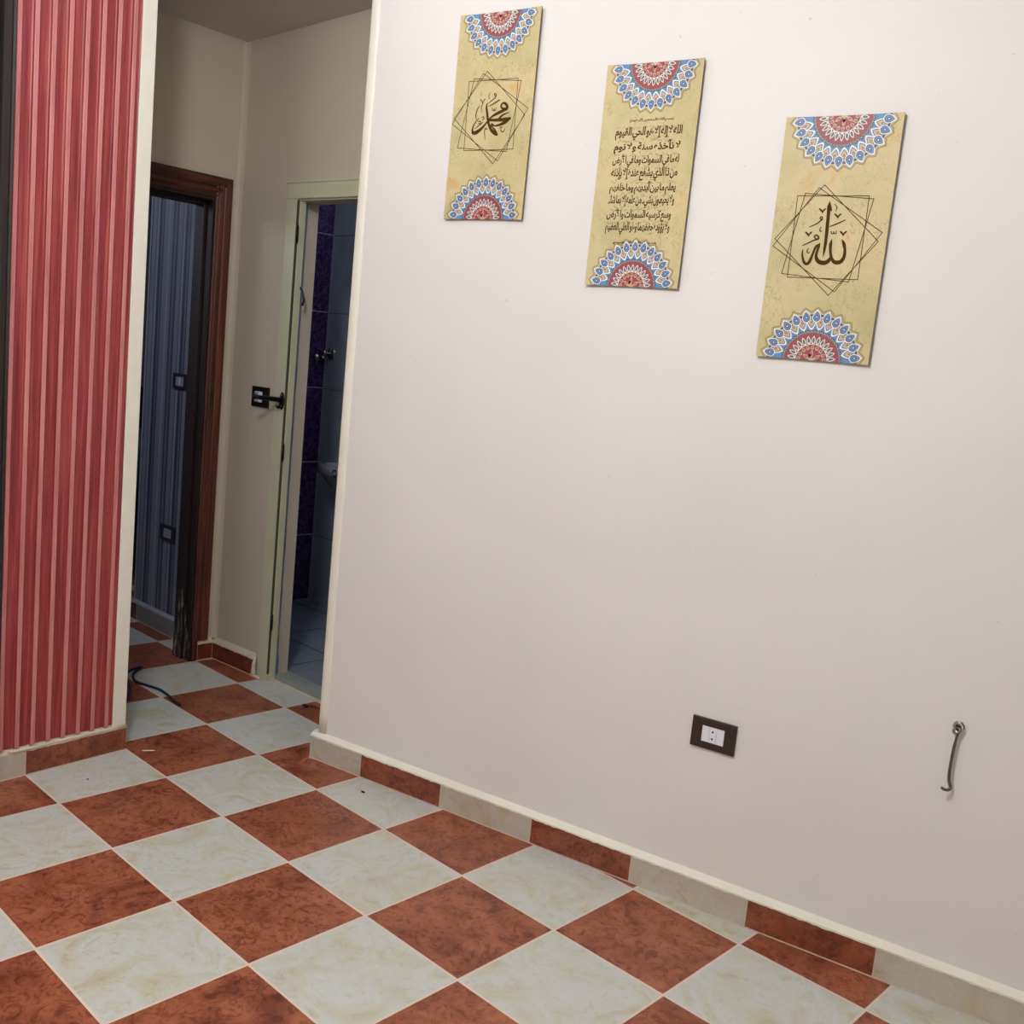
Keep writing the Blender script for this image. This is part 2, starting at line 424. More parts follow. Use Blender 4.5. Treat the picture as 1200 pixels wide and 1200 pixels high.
# painted corner bead down the edge where the wall ends
bm = bmesh.new()
random.seed(3)
prof = [(-.004, -.02), (-.004, .002), (0, .005), (.012, .0055), (.026, .004), (.031, .0005), (.031, -.004)]
zs = [.092+i*.08 for i in range(34)]; zs = [z for z in zs if z < ROOM_H] + [ROOM_H]
rings = []
for z in zs:
    j = random.uniform(-.0012, .0012)
    rings.append([bm.verts.new(W(.130+s+j*(i > 3), z, o)) for i, (s, o) in enumerate(prof)])
for r0, r1 in zip(rings, rings[1:]):
    for i in range(len(prof)-1): bm.faces.new((r0[i], r0[i+1], r1[i+1], r1[i]))
bm.faces.new(rings[0][::-1])
bmesh.ops.recalc_face_normals(bm, faces=bm.faces)
S(obj('trim_3', bm, M['cream'], smooth=True, origin=W(.13, .09)))

# skirting of tile pieces under a painted ledge; the joints repeat every tile
def skirting(name, F, joints, kinds, h, out, end0=None, mats=None, ledge=.016, seed=1, ledge_h=.015):
    rnd = random.Random(seed); bm = bmesh.new()
    for (s0, s1), k in zip(zip(joints, joints[1:]), kinds):
        fbox(bm, F, s0+.0018, s1-.0018, 0, h, 0, out, k)
    fbox(bm, F, joints[0]+.0008, joints[-1]-.0008, 0, h-.001, 0, out-.001, 2)
    # small mortar fillet where the tiles meet the floor
    fbox(bm, F, joints[0], joints[-1], 0, .0022, out-.001, out+.0028, 2)
    n = max(6, int((joints[-1]-joints[0])/.012)); prev = None
    for i in range(n+1):
        s = joints[0] + (joints[-1]-joints[0])*i/n
        dz = rnd.uniform(-.0022, .0012) if rnd.random() < .6 else 0; do = rnd.uniform(-.0012, .0010)
        cur = [bm.verts.new(F(s, z, o)) for z, o in ((h-.001+dz, out+.0008), (h+.004, out+.0012+do), (h+ledge_h*.45, out-.003), (h+ledge_h, .002), (h+ledge_h+.002, -.001), (h-.001, -.001))]
        if prev:
            for k in range(5): bm.faces.new((prev[k], cur[k], cur[k+1], prev[k+1])).material_index = 3
        else: bm.faces.new(cur).material_index = 3
        prev = cur
    bm.faces.new(prev[::-1]).material_index = 3
    bmesh.ops.recalc_face_normals(bm, faces=bm.faces)
    return S(obj(name, bm, mats or [M['beige_stone'], M['red_stone'], M['grout'], M['cream']], origin=F(joints[0], 0)))
J = [.106, .3335, .660, .993, 1.320, 1.656, 1.983, 2.318, 2.65, 2.985, 3.32, 3.655]
skirting('baseboard_right', W, J, [0, 1, 0, 1, 0, 1, 0, 1, 0, 1, 0], .077, .018)
bm = bmesh.new(); fbox(bm, W, .106, .1295, 0, .077, -.30, 0, 0)
fbox(bm, W, .110, .1295, .077, .094, -.30, .006, 1)
S(obj('baseboard_right_return', bm, [M['beige_stone'], M['cream']], origin=W(.11, 0)))
bpy.data.objects['baseboard_right_return'].name = 'baseboard_side'

# ------------------------------------------------------------------ left wall with the red fluted cladding
bm = bmesh.new()
p = [LW(.0, 0, -.015), Vector((-.395, .0, 0)), Vector((-.395, -.25, 0)), Vector((-1.03, -.25, 0)), Vector((-1.03, -.37, 0)), LW(.37, 0, -.12), LW(.440, 0, -.12), LW(.440, 0, -.015)]
prism(bm, [(q.x, q.y) for q in p], 0, ROOM_H)
bmesh.ops.recalc_face_normals(bm, faces=bm.faces)
S(obj('wall_left', bm, M['hall'], origin=LW(0, 0)))
bm = bmesh.new()
fl = [(.0505, -.0145)]
pts = [(.0505, -.004), (.0525, -.004)]; mi = [0]
prof = [(.0505, -.0145, 1), (.0505, -.006, 1), (.0535, -.0085, 1)]
for i in range(8):
    c = .0735 + .0485*i
    prof += [(c-.0125, -.0092, 1), (c-.0085, -.0075, 1), (c-.0070, -.0015, 0), (c-.0052, .0004, 0), (c+.0052, .0004, 0), (c+.0070, -.0015, 1), (c+.0085, -.0075, 1), (c+.0125, -.0092, 1), (c+.0242, -.0086, 1)]
prof = prof[:-1] + [(.424, -.0085, 1), (.424, -.0145, 1)]
lo = [bm.verts.new(LW(s, .094, o)) for s, o, _ in prof]; hi = [bm.verts.new(LW(s, ROOM_H, o)) for s, o, _ in prof]
for i in range(len(prof)-1):
    rib = prof[i][2] == 0 or (prof[i+1][2] == 0 and prof[i+1][1] < -.001)
    bm.faces.new((lo[i], lo[i+1], hi[i+1], hi[i])).material_index = 1 if not rib else 0
bm.faces.new(lo[::-1]).material_index = 1; bm.faces.new(hi).material_index = 1
bmesh.ops.recalc_face_normals(bm, faces=bm.faces)
o = obj('fluted_wall_cladding', bm, [M['rib'], M['groove']], origin=LW(.24, .094))
props(o, 'red wood-look fluted cladding with pale pink ribs beside the hall opening', 'wall cladding')
# cream trim strip at the end of the cladding
bm = bmesh.new(); fbox(bm, LW, .003, .0500, .084, ROOM_H, -.016, -.003)
S(obj('trim_4', bm, M['cream'], origin=LW(.03, .08), bevel=.002))
LW2 = lambda s, z, o=0: LW(s, z, o-.0145)
skirting('baseboard_left', LW2, [.0, .336, .424], [1, 0], .077, .0145, mats=[M['beige_stone'], M['red_stone'], M['grout'], M['plaster']], seed=5, ledge_h=.016)
bm = bmesh.new()
rr = random.Random(2)
tube(bm, [LW(.006+.048*i, .0835+rr.uniform(-.002, .002), -.002+rr.uniform(-.002, .002)) for i in range(9)], .0055, 8)
S(obj('trim_5', bm, M['plaster'], smooth=True, origin=LW(.1, .08)))

# dark door frame at the far left
e = empty('door_1', LW(.47, 0), None, None); S(e)
bm = bmesh.new()
fr = [(.4245, -.015), (.4245, .008), (.428, .012), (.434, .009), (.440, .013), (.452, .013), (.4575, .006), (.4575, -.14), (.4245, -.14)]
lo = [bm.verts.new(LW(s, .0, o)) for s, o in fr]; hi = [bm.verts.new(LW(s, ROOM_H-.1, o)) for s, o in fr]
for i in range(len(fr)):
    j = (i+1) % len(fr); bm.faces.new((lo[i], lo[j], hi[j], hi[i]))
bm.faces.new(lo[::-1]); bm.faces.new(hi); bmesh.ops.recalc_face_normals(bm, faces=bm.faces)
obj('casing', bm, M['darkwood'], e)
bm = bmesh.new(); fbox(bm, LW, .4585, 1.25, .008, 2.66, -.06, -.015)
fbox(bm, LW, .56, 1.15, .3, 1.1, -.016, -.009); fbox(bm, LW, .56, 1.15, 1.3, 2.3, -.016, -.009)
o = obj('door_leaf', bm, flat('grey_purple_door_paint', (84, 76, 92), .4), e, bevel=.003)
bm = bmesh.new(); fbox(bm, LW, 1.26, 3.3, 0, ROOM_H, -.135, -.015); fbox(bm, LW, .40, 1.26, 2.68, ROOM_H, -.135, -.02)
S(obj('wall_left', bm, M['hall'], origin=LW(1.3, 0)))

# unseen sides of the room
bm = bmesh.new(); box(bm, (-.3, -3.3, 0), (4.3, -3.2, ROOM_H)); S(obj('wall_back', bm, M['wall'], origin=(2, -3.2, 0)))
bm = bmesh.new(); box(bm, (4.2, -3.2, 0), (4.3, 1.5, ROOM_H)); S(obj('wall_near', bm, M['wall'], origin=(4.2, -1, 0)))

# ------------------------------------------------------------------ hall
bm = bmesh.new()
EX = -1.022
box(bm, (EX-.10, .645, 0), (EX, .80, HALL_H)); box(bm, (EX-.10, -.37, 1.93), (EX, .645, HALL_H)); box(bm, (EX-.10, -.37, 0), (EX, -.12, 1.93))
box(bm, (-3.8, -.37, 0), (EX-.101, -.36, .01))
S(obj('wall_hall_end', bm, M['hall'], origin=(EX, .3, 0)))
bm = bmesh.new()
XO = -.632
def hallseg(x0, x1, z0, z1): prism(bm, [(x0, yh(x0)), (x1, yh(x1)), (x1, .90), (x0, .90)], z0, z1)
hallseg(EX-.1, XO-.03, 0, 2.62); hallseg(XO-.03, .06, 1.93, 2.62); hallseg(.06, .1295, 0, 2.62)
bmesh.ops.recalc_face_normals(bm, faces=bm.faces)
S(obj('wall_hall_side', bm, M['hall'], origin=(EX, .78, 0)))
# rounded plaster fillet in the hall corner
bm = bmesh.new()
pr = [(EX-.002, yh(EX)-.018), (EX+.003, yh(EX)-.013), (EX+.009, yh(EX)-.006), (EX+.018, yh(EX)-.001), (EX+.03, yh(EX)+.004), (EX-.002, yh(EX)+.004)]
prism(bm, pr, .09, 2.55); bmesh.ops.recalc_face_normals(bm, faces=bm.faces)
S(obj('trim_6', bm, M['hall'], origin=(EX, .75, .09)))
HF = lambda s, z, out=0: Vector((s, yh(s)-out, z))
EF = lambda s, z, out=0: Vector((EX+out, s, z))
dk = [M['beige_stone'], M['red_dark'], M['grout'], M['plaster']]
skirting('baseboard_hall_side', HF, [EX+.013, -.722], [1], .070, .014, mats=dk, seed=8, ledge_h=.022)
skirting('baseboard_hall_end', EF, [.6765, .7475], [1], .070, .013, mats=dk, seed=9, ledge_h=.022)
bm = bmesh.new()
rr = random.Random(5)
tube(bm, [(-.716, yh(-.716)-.012, 0), (-.712, yh(-.71)-.016, .02), (-.714, yh(-.71)-.015, .05), (-.712, yh(-.71)-.010, .085)], [.012, .011, .009, .006], 8)
tube(bm, [(-.73+i*.012, yh(-.7)-.02+rr.uniform(-.003, .003), .004) for i in range(7)], [.006, .008, .01, .007, .009, .006, .004], 6)
S(obj('trim_7', bm, M['plaster'], smooth=True, origin=(-.71, .77, 0)))

# bedroom doorway frame (red brown wood)
e = empty('door_2', (EX, .64, 0), None, None); S(e)
bm = bmesh.new()
pf = [(.648, 0), (.648, .016), (.655, .020), (.661, .015), (.668, .021), (.680, .021), (.686, .016), (.692, .020), (.704, .022), (.712, .022), (.7206, .017), (.7206, 0)]
lo = [bm.verts.new((EX+o_, s, .090)) for s, o_ in pf]; hi = [bm.verts.new((EX+o_, s, 2.008)) for s, o_ in pf]
for i in range(len(pf)):
    j = (i+1) % len(pf); bm.faces.new((lo[i], lo[j], hi[j], hi[i]))
bm.faces.new(lo[::-1]); bm.faces.new(hi); bmesh.ops.recalc_face_normals(bm, faces=bm.faces)
box(bm, (EX, .648, 0), (EX+.016, .674, .092))
obj('casing', bm, M['brownwood'], e)
bm = bmesh.new()
pf = [(1.928, 0), (1.928, .016), (1.936, .020), (1.942, .015), (1.950, .021), (1.962, .021), (1.968, .016), (1.975, .020), (1.99, .022), (2.0, .022), (2.009, .017), (2.009, 0)]
lo = [bm.verts.new((EX+o_, -.20, z)) for z, o_ in pf]; hi = [bm.verts.new((EX+o_, .7206-(2.009-z)*.9, z)) for z, o_ in pf]
for i in range(len(pf)):
    j = (i+1) % len(pf); bm.faces.new((lo[i], lo[j], hi[j], hi[i]))
bm.faces.new(lo[::-1]); bm.faces.new(hi); bmesh.ops.recalc_face_normals(bm, faces=bm.faces)
obj('lintel', bm, M['brownwood_h'], e)
bm = bmesh.new(); box(bm, (EX-.105, .628, 0), (EX-.035, .6475, 1.928)); box(bm, (EX-.036, .6395, 0), (EX+.012, .6475, 1.928))
obj('jamb', bm, M['darkwood'], e, bevel=.0015)
bm = bmesh.new(); box(bm, (EX-.105, -.12, 1.898), (EX-.035, .628, 1.9295)); box(bm, (EX-.036, -.12, 1.914), (EX+.012, .6395, 1.9295))
obj('head_lining', bm, M['darkwood'], e, bevel=.0015)
# splintered patch at the foot of the jamb
bm = bmesh.new(); rr = random.Random(11)
for (x0, x1, y1) in ((EX-.102, EX-.037, .6280), (EX-.034, EX+.011, .6395)):
    n = 26; low, top = [], []
    for i in range(n+1):
        x = x0+(x1-x0)*i/n; k = (x-(EX-.102))/.113
        h_ = .06 + .27*math.exp(-((k-.42)/.30)**2) + rr.uniform(-.025, .025)
        low.append((x, .0)); top.append((x, h_))
    for i in range(n):
        cs = []
        for q in range(9):
            z0 = 0; pass
        prev = None
        for q in range(10):
            f = q/9
            cur = [bm.verts.new((px_, y1-.0006-.0030*rr.random()*(1 if 0 < q < 9 else 0), f*t_)) for px_, t_ in ((top[i][0], top[i][1]), (top[i+1][0], top[i+1][1]))]
            if prev: bm.faces.new((prev[0], prev[1], cur[1], cur[0]))
            prev = cur
bmesh.ops.remove_doubles(bm, verts=bm.verts, dist=.0012)
o = obj('splintered_wood', bm, M['raw'], e); o['label'] = 'pale splintered bare wood'
bm = bmesh.new(); zz = 1.02
for i in range(9):
    box(bm, (EX-.060+rr.uniform(-.004, .004), .6255, zz), (EX-.050+rr.uniform(-.003, .005), .6282, zz+.012)); zz += .0145
o = obj('strike_plate', bm, M['steel'], e); o['label'] = 'chipped metal strike plate'

# bedroom
bm = bmesh.new(); box(bm, (-1.745, .76, 0), (EX-.101, .90, 2.56))
S(obj('wall_bedroom_side', bm, [M['wallpaper']], origin=(-1.4, .76, 0)))
bm = bmesh.new(); box(bm, (-1.745, .9005, 0), (-1.697, 2.2, 2.56))
S(obj('wall_bedroom_recess', bm, M['hall'], origin=(-1.72, 1.5, 0)))
greywall = mat_wall('grey_violet_wall_paint', (128, 122, 146), .05)
bm = bmesh.new(); box(bm, (-3.9, -3.3, 0), (-3.8, 2.3, 2.66)); S(obj('wall_bedroom_end', bm, greywall, origin=(-3.8, 0, 0)))
bm = bmesh.new(); box(bm, (-3.8, 2.2, 0), (-1.697, 2.3, 2.66)); S(obj('wall_bedroom_far', bm, greywall, origin=(-2.7, 2.2, 0)))
bm = bmesh.new(); box(bm, (-3.8, -1.5, 0), (-1.15, -1.4, 2.66)); box(bm, (-1.15, -1.5, 0), (-1.03, -.37, 2.66)); S(obj('wall_bedroom_near', bm, greywall, origin=(-2.7, -1.4, 0)))
bm = bmesh.new(); box(bm, (-1.752, .757, .082), (-1.738, .772, 2.55))
S(obj('trim_8', bm, M['greyp'], origin=(-1.745, .76, .08), bevel=.002))
BF = lambda s, z, out=0: Vector((s, .76-out, z))
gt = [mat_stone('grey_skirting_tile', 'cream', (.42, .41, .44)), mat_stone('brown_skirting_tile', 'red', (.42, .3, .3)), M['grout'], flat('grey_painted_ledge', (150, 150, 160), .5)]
skirting('baseboard_bedroom', BF, [-1.80, -1.700, -1.37, EX-.102], [1, 0, 0], .078, .014, mats=gt, seed=4)
# bed in the bedroom
e = empty('bed', (-2.75, 1.3, 0), 'low dark bed with teal cover in the bedroom behind the striped wall', 'bed')
bm = bmesh.new(); box(bm, (-3.55, .72, .04), (-2.5, 1.95, .46)); obj('bed_frame', bm, M['vdark'], e, bevel=.01)
bm = bmesh.new(); box(bm, (-3.52, .75, .462), (-2.515, 1.92, .74)); obj('mattress', bm, M['teal'], e, bevel=.03)
bm = bmesh.new(); box(bm, (-3.60, .70, .0), (-3.551, 1.97, 1.0)); obj('headboard', bm, M['vdark'], e, bevel=.01)
for x, y in ((-3.5, .78), (-3.5, 1.9), (-2.56, .78), (-2.56, 1.9)):
    bm = bmesh.new(); box(bm, (x-.03, y-.03, 0), (x+.03, y+.03, .041)); obj('leg', bm, M['vdark'], e)

# ------------------------------------------------------------------ bathroom
e = empty('door_3', (XO, .80, 0), None, None); S(e)
bm = bmesh.new()
def ch(x0, x1, z0, z1, o0, o1, mi=0):
    prism(bm, [(x0, yh(x0)-o1), (x1, yh(x1)-o1), (x1, yh(x1)-o0), (x0, yh(x0)-o0)], z0, z1, mi)
ch(-.700, -.634, .0, 1.932, 0, .010); bmesh.ops.recalc_face_normals(bm, faces=bm.faces)
obj('casing', bm, M['doorframe'], e, bevel=.003)
bm = bmesh.new(); ch(-.700, .115, 1.932, 1.996, 0, .010); ch(-.705, .115, 1.990, 2.001, 0, .014); bmesh.ops.recalc_face_normals(bm, faces=bm.faces)
obj('head_casing', bm, M['doorframe'], e, bevel=.003)
bm = bmesh.new(); ch(-.6615, -.629, .0, 1.930, -.030, -.0005); obj('jamb', bm, M['doorframe'], e, bevel=.002)
bm = bmesh.new(); ch(-.6340, -.6318, .03, 1.9285, -.002, .0102); obj('gap_shade_strip', bm, flat('dark_green_gap_shade', (70, 72, 52), .8), e)  # dark strip painting the shade in the gap between casing and jamb
bm = bmesh.new(); ch(-.6285, .06, 1.926, 1.9315, -.030, -.0005); obj('head_jamb', bm, M['doorframe'], e, bevel=.002)
for z in (1.80, .95, .25):
    bm = bmesh.new(); tube(bm, [(-.6265, yh(-.626)-.006, z-.03), (-.6265, yh(-.626)-.006, z+.03)], .0045, 8); tube(bm, [(-.6265, yh(-.626)-.006, z-.036), (-.6265, yh(-.626)-.006, z+.036)], .0028, 8)
    obj('hinge', bm, M['black'], e, smooth=True)
bm = bmesh.new(); tube(bm, [(-.622, yh(-.62)+.02, 1.60), (-.612, yh(-.62)+.024, 1.585), (-.606, yh(-.62)+.03, 1.55), (-.611, yh(-.62)+.026, 1.53)], .004, 8)
o = obj('latch_catch', bm, M['black'], e, smooth=True)
# splayed plaster reveal
bm = bmesh.new(); rr = random.Random(6); rings = []
for i in range(40):
    z = .012 + i*(1.925-.012)/39; j = (lambda k: rr.uniform(-k, k))(.0012 if z > .25 else .005)
    rings.append([bm.verts.new(c) for c in ((-.633, yh(XO)+.031, z), (-.645+j, yh(XO)+.034, z), (-.662+j, yh(XO)+.060, z), (-.680-j*.5, .902, z), (-.75, .902, z), (-.75, yh(XO)+.031, z))])
for a_, b_ in zip(rings, rings[1:]):
    for i in range(6): bm.faces.new((a_[i], a_[(i+1) % 6], b_[(i+1) % 6], b_[i]))
bm.faces.new(rings[0]); bm.faces.new(rings[-1]); bmesh.ops.recalc_face_normals(bm, faces=bm.faces)
S(obj('trim_9', bm, M['reveal'], origin=(-.65, .86, 0)))
BX, BY = -1.6964, 1.7403
bm = bmesh.new(); box(bm, (BX-.0006, .9005, 0), (BX+.001, BY, 2.45)); 
S(obj('wall_bathroom_far', bm, M['purple'], origin=(BX, 1.3, 0)))
bm = bmesh.new(); box(bm, (BX-.0006, BY, 0), (.2, BY+.1, 2.5)); S(obj('wall_bathroom_side', bm, M['bathtile'], origin=(-.8, BY, 0)))
bm = bmesh.new(); box(bm, (.131, .865, 0), (.2, BY, 2.5)); S(obj('wall_bathroom_near', bm, M['bathtile'], origin=(.15, 1.3, 0)))
bm = bmesh.new(); box(bm, (BX+.002, BY-.004, 0), (BX+.006, BY-.0002, 2.45)); S(obj('trim_10', bm, flat('pale_tile_edge_strip', (150, 150, 168), .4), origin=(BX, BY, 0)))
# wash basin hung on the bathroom wall
bx0, bx1, by0, bz = -1.33, -.88, 1.43, .815
e = empty('wash_basin', ((bx0+bx1)/2, BY, bz-.2), 'white wall-hung wash basin in the dark bathroom beyond the narrow doorway', 'sink')
bm = bmesh.new(); cx, cy = (bx0+bx1)/2, (by0+BY)/2; hw, hd = (bx1-bx0)/2, (BY-by0)/2
levels = [(1.0, 0), (1.0, -.045), (.93, -.06), (.80, -.11), (.55, -.16), (.30, -.185)]
def ringpts(k, z, n=40, inset=0):
    out = []
    for i in range(n):
        t = 2*math.pi*i/n; c, s = math.cos(t), math.sin(t); q = 5
        r = (abs(c)**q + abs(s)**q)**(-1/q)
        y = cy + s*r*(hd-inset)*k + (1-k)*hd*.75
        out.append(bm.verts.new((cx + c*r*(hw-inset)*k, min(y, BY-.0006), bz+z)))
    return out
R_ = [ringpts(k, z) for k, z in levels]
inn = [ringpts(1, -.002, inset=.03), ringpts(.92, -.03, inset=.03), ringpts(.7, -.10, inset=.03), ringpts(.3, -.14, inset=.02)]
seq = R_[::-1] + inn
for a_, b_ in zip(seq, seq[1:]):
    for i in range(40): bm.faces.new((a_[i], a_[(i+1) % 40], b_[(i+1) % 40], b_[i]))
bm.faces.new(seq[0]); bm.faces.new(seq[-1]); bmesh.ops.recalc_face_normals(bm, faces=bm.faces)
obj('basin', bm, M['porcelain'], e, smooth=True)
bm = bmesh.new()
tube(bm, [(bx0+.20+.016*math.cos(t*math.pi/8), by0-.0005, bz-.030+.014*math.sin(t*math.pi/8)) for t in range(16)], .004, 8, closed=True)
obj('overflow_ring', bm, M['chrome'], e, smooth=True)
bm = bmesh.new(); tube(bm, [(cx, BY-.06, bz-.004), (cx, BY-.06, bz+.10), (cx, BY-.09, bz+.13), (cx, BY-.15, bz+.115)], [.014, .012, .011, .010], 12)
obj('tap', bm, M['chrome'], e, smooth=True)
bm = bmesh.new(); tube(bm, [(cx, cy+.08, bz-.185), (cx, cy+.08, bz-.30), (cx, cy+.10, bz-.34), (cx, BY-.002, bz-.34)], .018, 12)
obj('drain_pipe', bm, M['greyp'], e, smooth=True)
def valve(name, P, n, label, r):
    e = empty(name, P, label, 'valve', 'water valves in the bathroom corner')
    q = n.to_track_quat('Z', 'Y').to_matrix().to_4x4(); q.translation = P
    bm = bmesh.new(); lathe(bm, [(r, 0), (r, .002), (r*.85, .007), (r*.45, .010), (r*.42, .012)], q, 28); obj('escutcheon', bm, M['chrome'], e, smooth=True)
    bm = bmesh.new(); lathe(bm, [(r*.3, .011), (r*.3, .035), (r*.5, .037), (r*.55, .052), (r*.4, .058)], q, 20); obj('knob', bm, M['chrome'], e, smooth=True)
valve('water_valve', Vector((-1.645, BY-.0002, 1.347)), Vector((0, -1, 0)), 'round chrome water valve on the grey bathroom tiles, right of the purple strip', .034)
valve('water_valve', Vector((BX+.0012, 1.690, 1.322)), Vector((1, 0, 0)), 'smaller chrome shape standing in for the valve reflection in the purple patterned tile strip', .020)  # modelled knob stands in for the first valve's reflection in the glossy tile

# ------------------------------------------------------------------ electrics
def plate(name, F, s0, s1, z0, z1, label, cat, frame, win, winmat, extra=None, group=None, th=.009):
    e = empty(name, F((s0+s1)/2, (z0+z1)/2, 0), label, cat, group)
    bm = bmesh.new(); a0, a1, b0, b1 = win
    S0, S1 = s0+(s1-s0)*a0, s0+(s1-s0)*a1; Z0, Z1 = z0+(z1-z0)*b0, z0+(z1-z0)*b1
    out = [(s0, z0), (s1, z0), (s1, z1), (s0, z1)]; inn = [(S0, Z0), (S1, Z0), (S1, Z1), (S0, Z1)]
    def ring(p, o): return [bm.verts.new(F(s, z, o)) for s, z in p]
    k = .0012
    shr = [(s + (k if s == s0 else -k), z + (k if z == z0 else -k)) for s, z in out]
    rs = [ring(out, 0.0002), ring(out, th*.8), ring(shr, th), ring(inn, th), ring(inn, .0002)]
    for r0, r1 in zip(rs, rs[1:]):
        for i in range(4): bm.faces.new((r0[i], r0[(i+1) % 4], r1[(i+1) % 4], r1[i]))
    bmesh.ops.recalc_face_normals(bm, faces=bm.faces)
    obj('frame_plate', bm, frame, e)
    g = .0006
    bm = bmesh.new(); fbox(bm, F, S0+g, S1-g, Z0+g, Z1-g, .0005, th-.0012); obj('insert', bm, winmat, e, bevel=.0006)
    return e, (S0, S1, Z0, Z1), th-.0012
e, (a0, a1, b0, b1), h = plate('wall_outlet', W, 1.4415, 1.5635, .4350, .5168, 'brown framed wall outlet with white socket low on the long pale wall', 'wall outlet', M['blackp'], (.237, .750, .225, .765), M['white'])
sc_ = a0+(a1-a0)*.49
bm = bmesh.new(); fbox(bm, W, a0+(a1-a0)*.335, a0+(a1-a0)*.345, b0+.001, b1-.001, h-.0003, h+.00025); fbox(bm, W, a0+(a1-a0)*.655, a0+(a1-a0)*.663, b0+.001, b1-.001, h-.0003, h+.00025)
obj('module_gap', bm, M['greyp'], e)
bm = bmesh.new(); fbox(bm, W, a0+(a1-a0)*.35, a0+(a1-a0)*.65, b0+.0015, b1-.0015, h-.0004, h+.0012); obj('socket_module', bm, M['white'], e, bevel=.0006)
for dz in (.0095, -.0095):
    bm = bmesh.new()
    M4 = Matrix.Identity(4); q = NR.to_track_quat('Z', 'Y').to_matrix().to_4x4(); q.translation = W(sc_, (b0+b1)/2+dz, h+.0008)
    lathe(bm, [(.0028, 0), (.0028, .0007)], q, 18)
    obj('socket_hole', bm, M['hole'], e)

def HS(x0, x1): return x0, x1
e, (a0, a1, b0, b1), h = plate('light_switch', HF, -.8475, -.7420, 1.1140, 1.1960, 'black framed light switch on the hall wall beside the pale door frame', 'light switch', M['black'], (.17, .66, .22, .76), M['white'])
bm = bmesh.new(); fbox(bm, HF, a0+.002, a0+(a1-a0)*.48, b0+.002, b1-.002, h-.0004, h+.003); obj('rocker', bm, M['greyp'], e, bevel=.0008)
bm = bmesh.new(); fbox(bm, HF, a0+(a1-a0)*.52, a1-.002, b0+.002, b1-.002, h-.0004, h+.002); obj('rocker', bm, M['white'], e, bevel=.0008)
e, (a0, a1, b0, b1), h = plate('light_switch', BF, -1.470, -1.352, 1.130, 1.200, 'navy framed light switch on striped wallpaper, the upper of the two bedroom plates', 'light switch', M['navyp'], (.2, .8, .2, .8), M['greyp'])
bm = bmesh.new(); fbox(bm, BF, a0+(a1-a0)*.50, a0+(a1-a0)*.56, b0+.004, b1-.004, h-.0004, h+.002); obj('rocker', bm, M['white'], e)
e, (a0, a1, b0, b1), h = plate('wall_outlet', BF, -1.517, -1.392, .432, .505, 'navy framed wall outlet on striped wallpaper near the bedroom skirting', 'wall outlet', M['navyp'], (.22, .80, .2, .8), M['greyp'])
bm = bmesh.new()
for dz in (.008, -.008):
    q = Vector((0, -1, 0)).to_track_quat('Z', 'Y').to_matrix().to_4x4(); q.translation = BF((a0+a1)/2, (b0+b1)/2+dz, h-.0002); lathe(bm, [(.003, 0), (.003, .0006)], q, 12)
obj('socket_hole', bm, M['hole'], e)

# black bracket on the bathroom door casing
bxx = -.6475; by_ = yh(bxx)-.0101; bz = 1.153
e = empty('hook_bracket', (bxx, by_, bz), 'black metal hook bracket with oval flange jutting from the pale door casing', 'hook')
q = Vector((0, -1, 0)).to_track_quat('Z', 'Y').to_matrix().to_4x4(); q.translation = Vector((bxx, by_, bz))
bm = bmesh.new(); lathe(bm, [(1, 0), (1, .0035), (.86, .0055), (.5, .0065)], Matrix.Translation((bxx, by_, bz)) @ Matrix.Rotation(math.radians(90), 4, 'X'), 32, .0150, .0350)
for v in bm.verts: pass
o = obj('flange', bm, M['black'], e)
bm = bmesh.new()
tube(bm, [(bxx, by_-.004, bz+.002), (bxx, by_-.02, bz+.004), (bxx+.001, by_-.06, bz+.007), (bxx+.001, by_-.100, bz+.009), (bxx+.001, by_-.128, bz+.012)], [.0130, .0110, .0100, .0092, .0080], 14)
tube(bm, [(bxx+.001, by_-.124, bz+.012), (bxx+.001, by_-.134, bz+.012)], .0105, 14)
obj('arm', bm, M['black'], e, smooth=True)
bm = bmesh.new(); tube(bm, [(bxx-.003, by_-.003, bz-.022), (bxx-.003, by_-.018, bz-.026), (bxx-.004, by_-.024, bz-.020)], [.007, .006, .005], 12)
obj('set_screw', bm, M['black'], e, smooth=True)
for dz in (.022, -.022):
    bm = bmesh.new(); lathe(bm, [(.0035, 0), (.003, .0025), (.001, .0032)], Matrix.Translation((bxx+.002, by_-.0055, bz+dz)) @ Matrix.Rotation(math.radians(90), 4, 'X'), 14); obj('screw', bm, M['chrome'], e, smooth=True)

# metal hook hanging from a screw eye on the right wall
e = empty('hook_latch', W(2.078, .668, 0), 'grey metal hook latch hanging from a screw eye on the long pale wall', 'hook latch')
def wpt(s, z, o): return W(s, z, o)
bm = bmesh.new()
q = NR.to_track_quat('Z', 'Y').to_matrix().to_4x4(); q.translation = W(2.0785, .662, 0)
lathe(bm, [(.0130, .0002), (.0130, .0010), (.0112, .0024), (.004, .003)], q, 24)
obj('base_washer', bm, M['steel'], e, smooth=True)
bm = bmesh.new(); tube(bm, [W(2.079, .6715, .0), W(2.079, .6715, .009)], .0025, 10)
ring_ = [W(2.079+.0088*math.sin(t*math.pi/10), .6620+.0110*math.cos(t*math.pi/10), .010+.003*math.sin(t*math.pi/10)) for t in range(20)]
tube(bm, ring_, .0030, 10, closed=True)
q.translation = W(2.0795, .6735, .011); lathe(bm, [(.0045, 0), (.0045, .002), (.002, .003)], q, 16)
obj('screw_eye', bm, M['chrome'], e, smooth=True)
bm = bmesh.new()
path = [W(2.0715, .6575, .006), W(2.0700, .6525, .011), W(2.0745, .6495, .016), W(2.0805, .6520, .016), W(2.0835, .6575, .012), W(2.0795, .6610, .009), W(2.0735, .6590, .0065)]
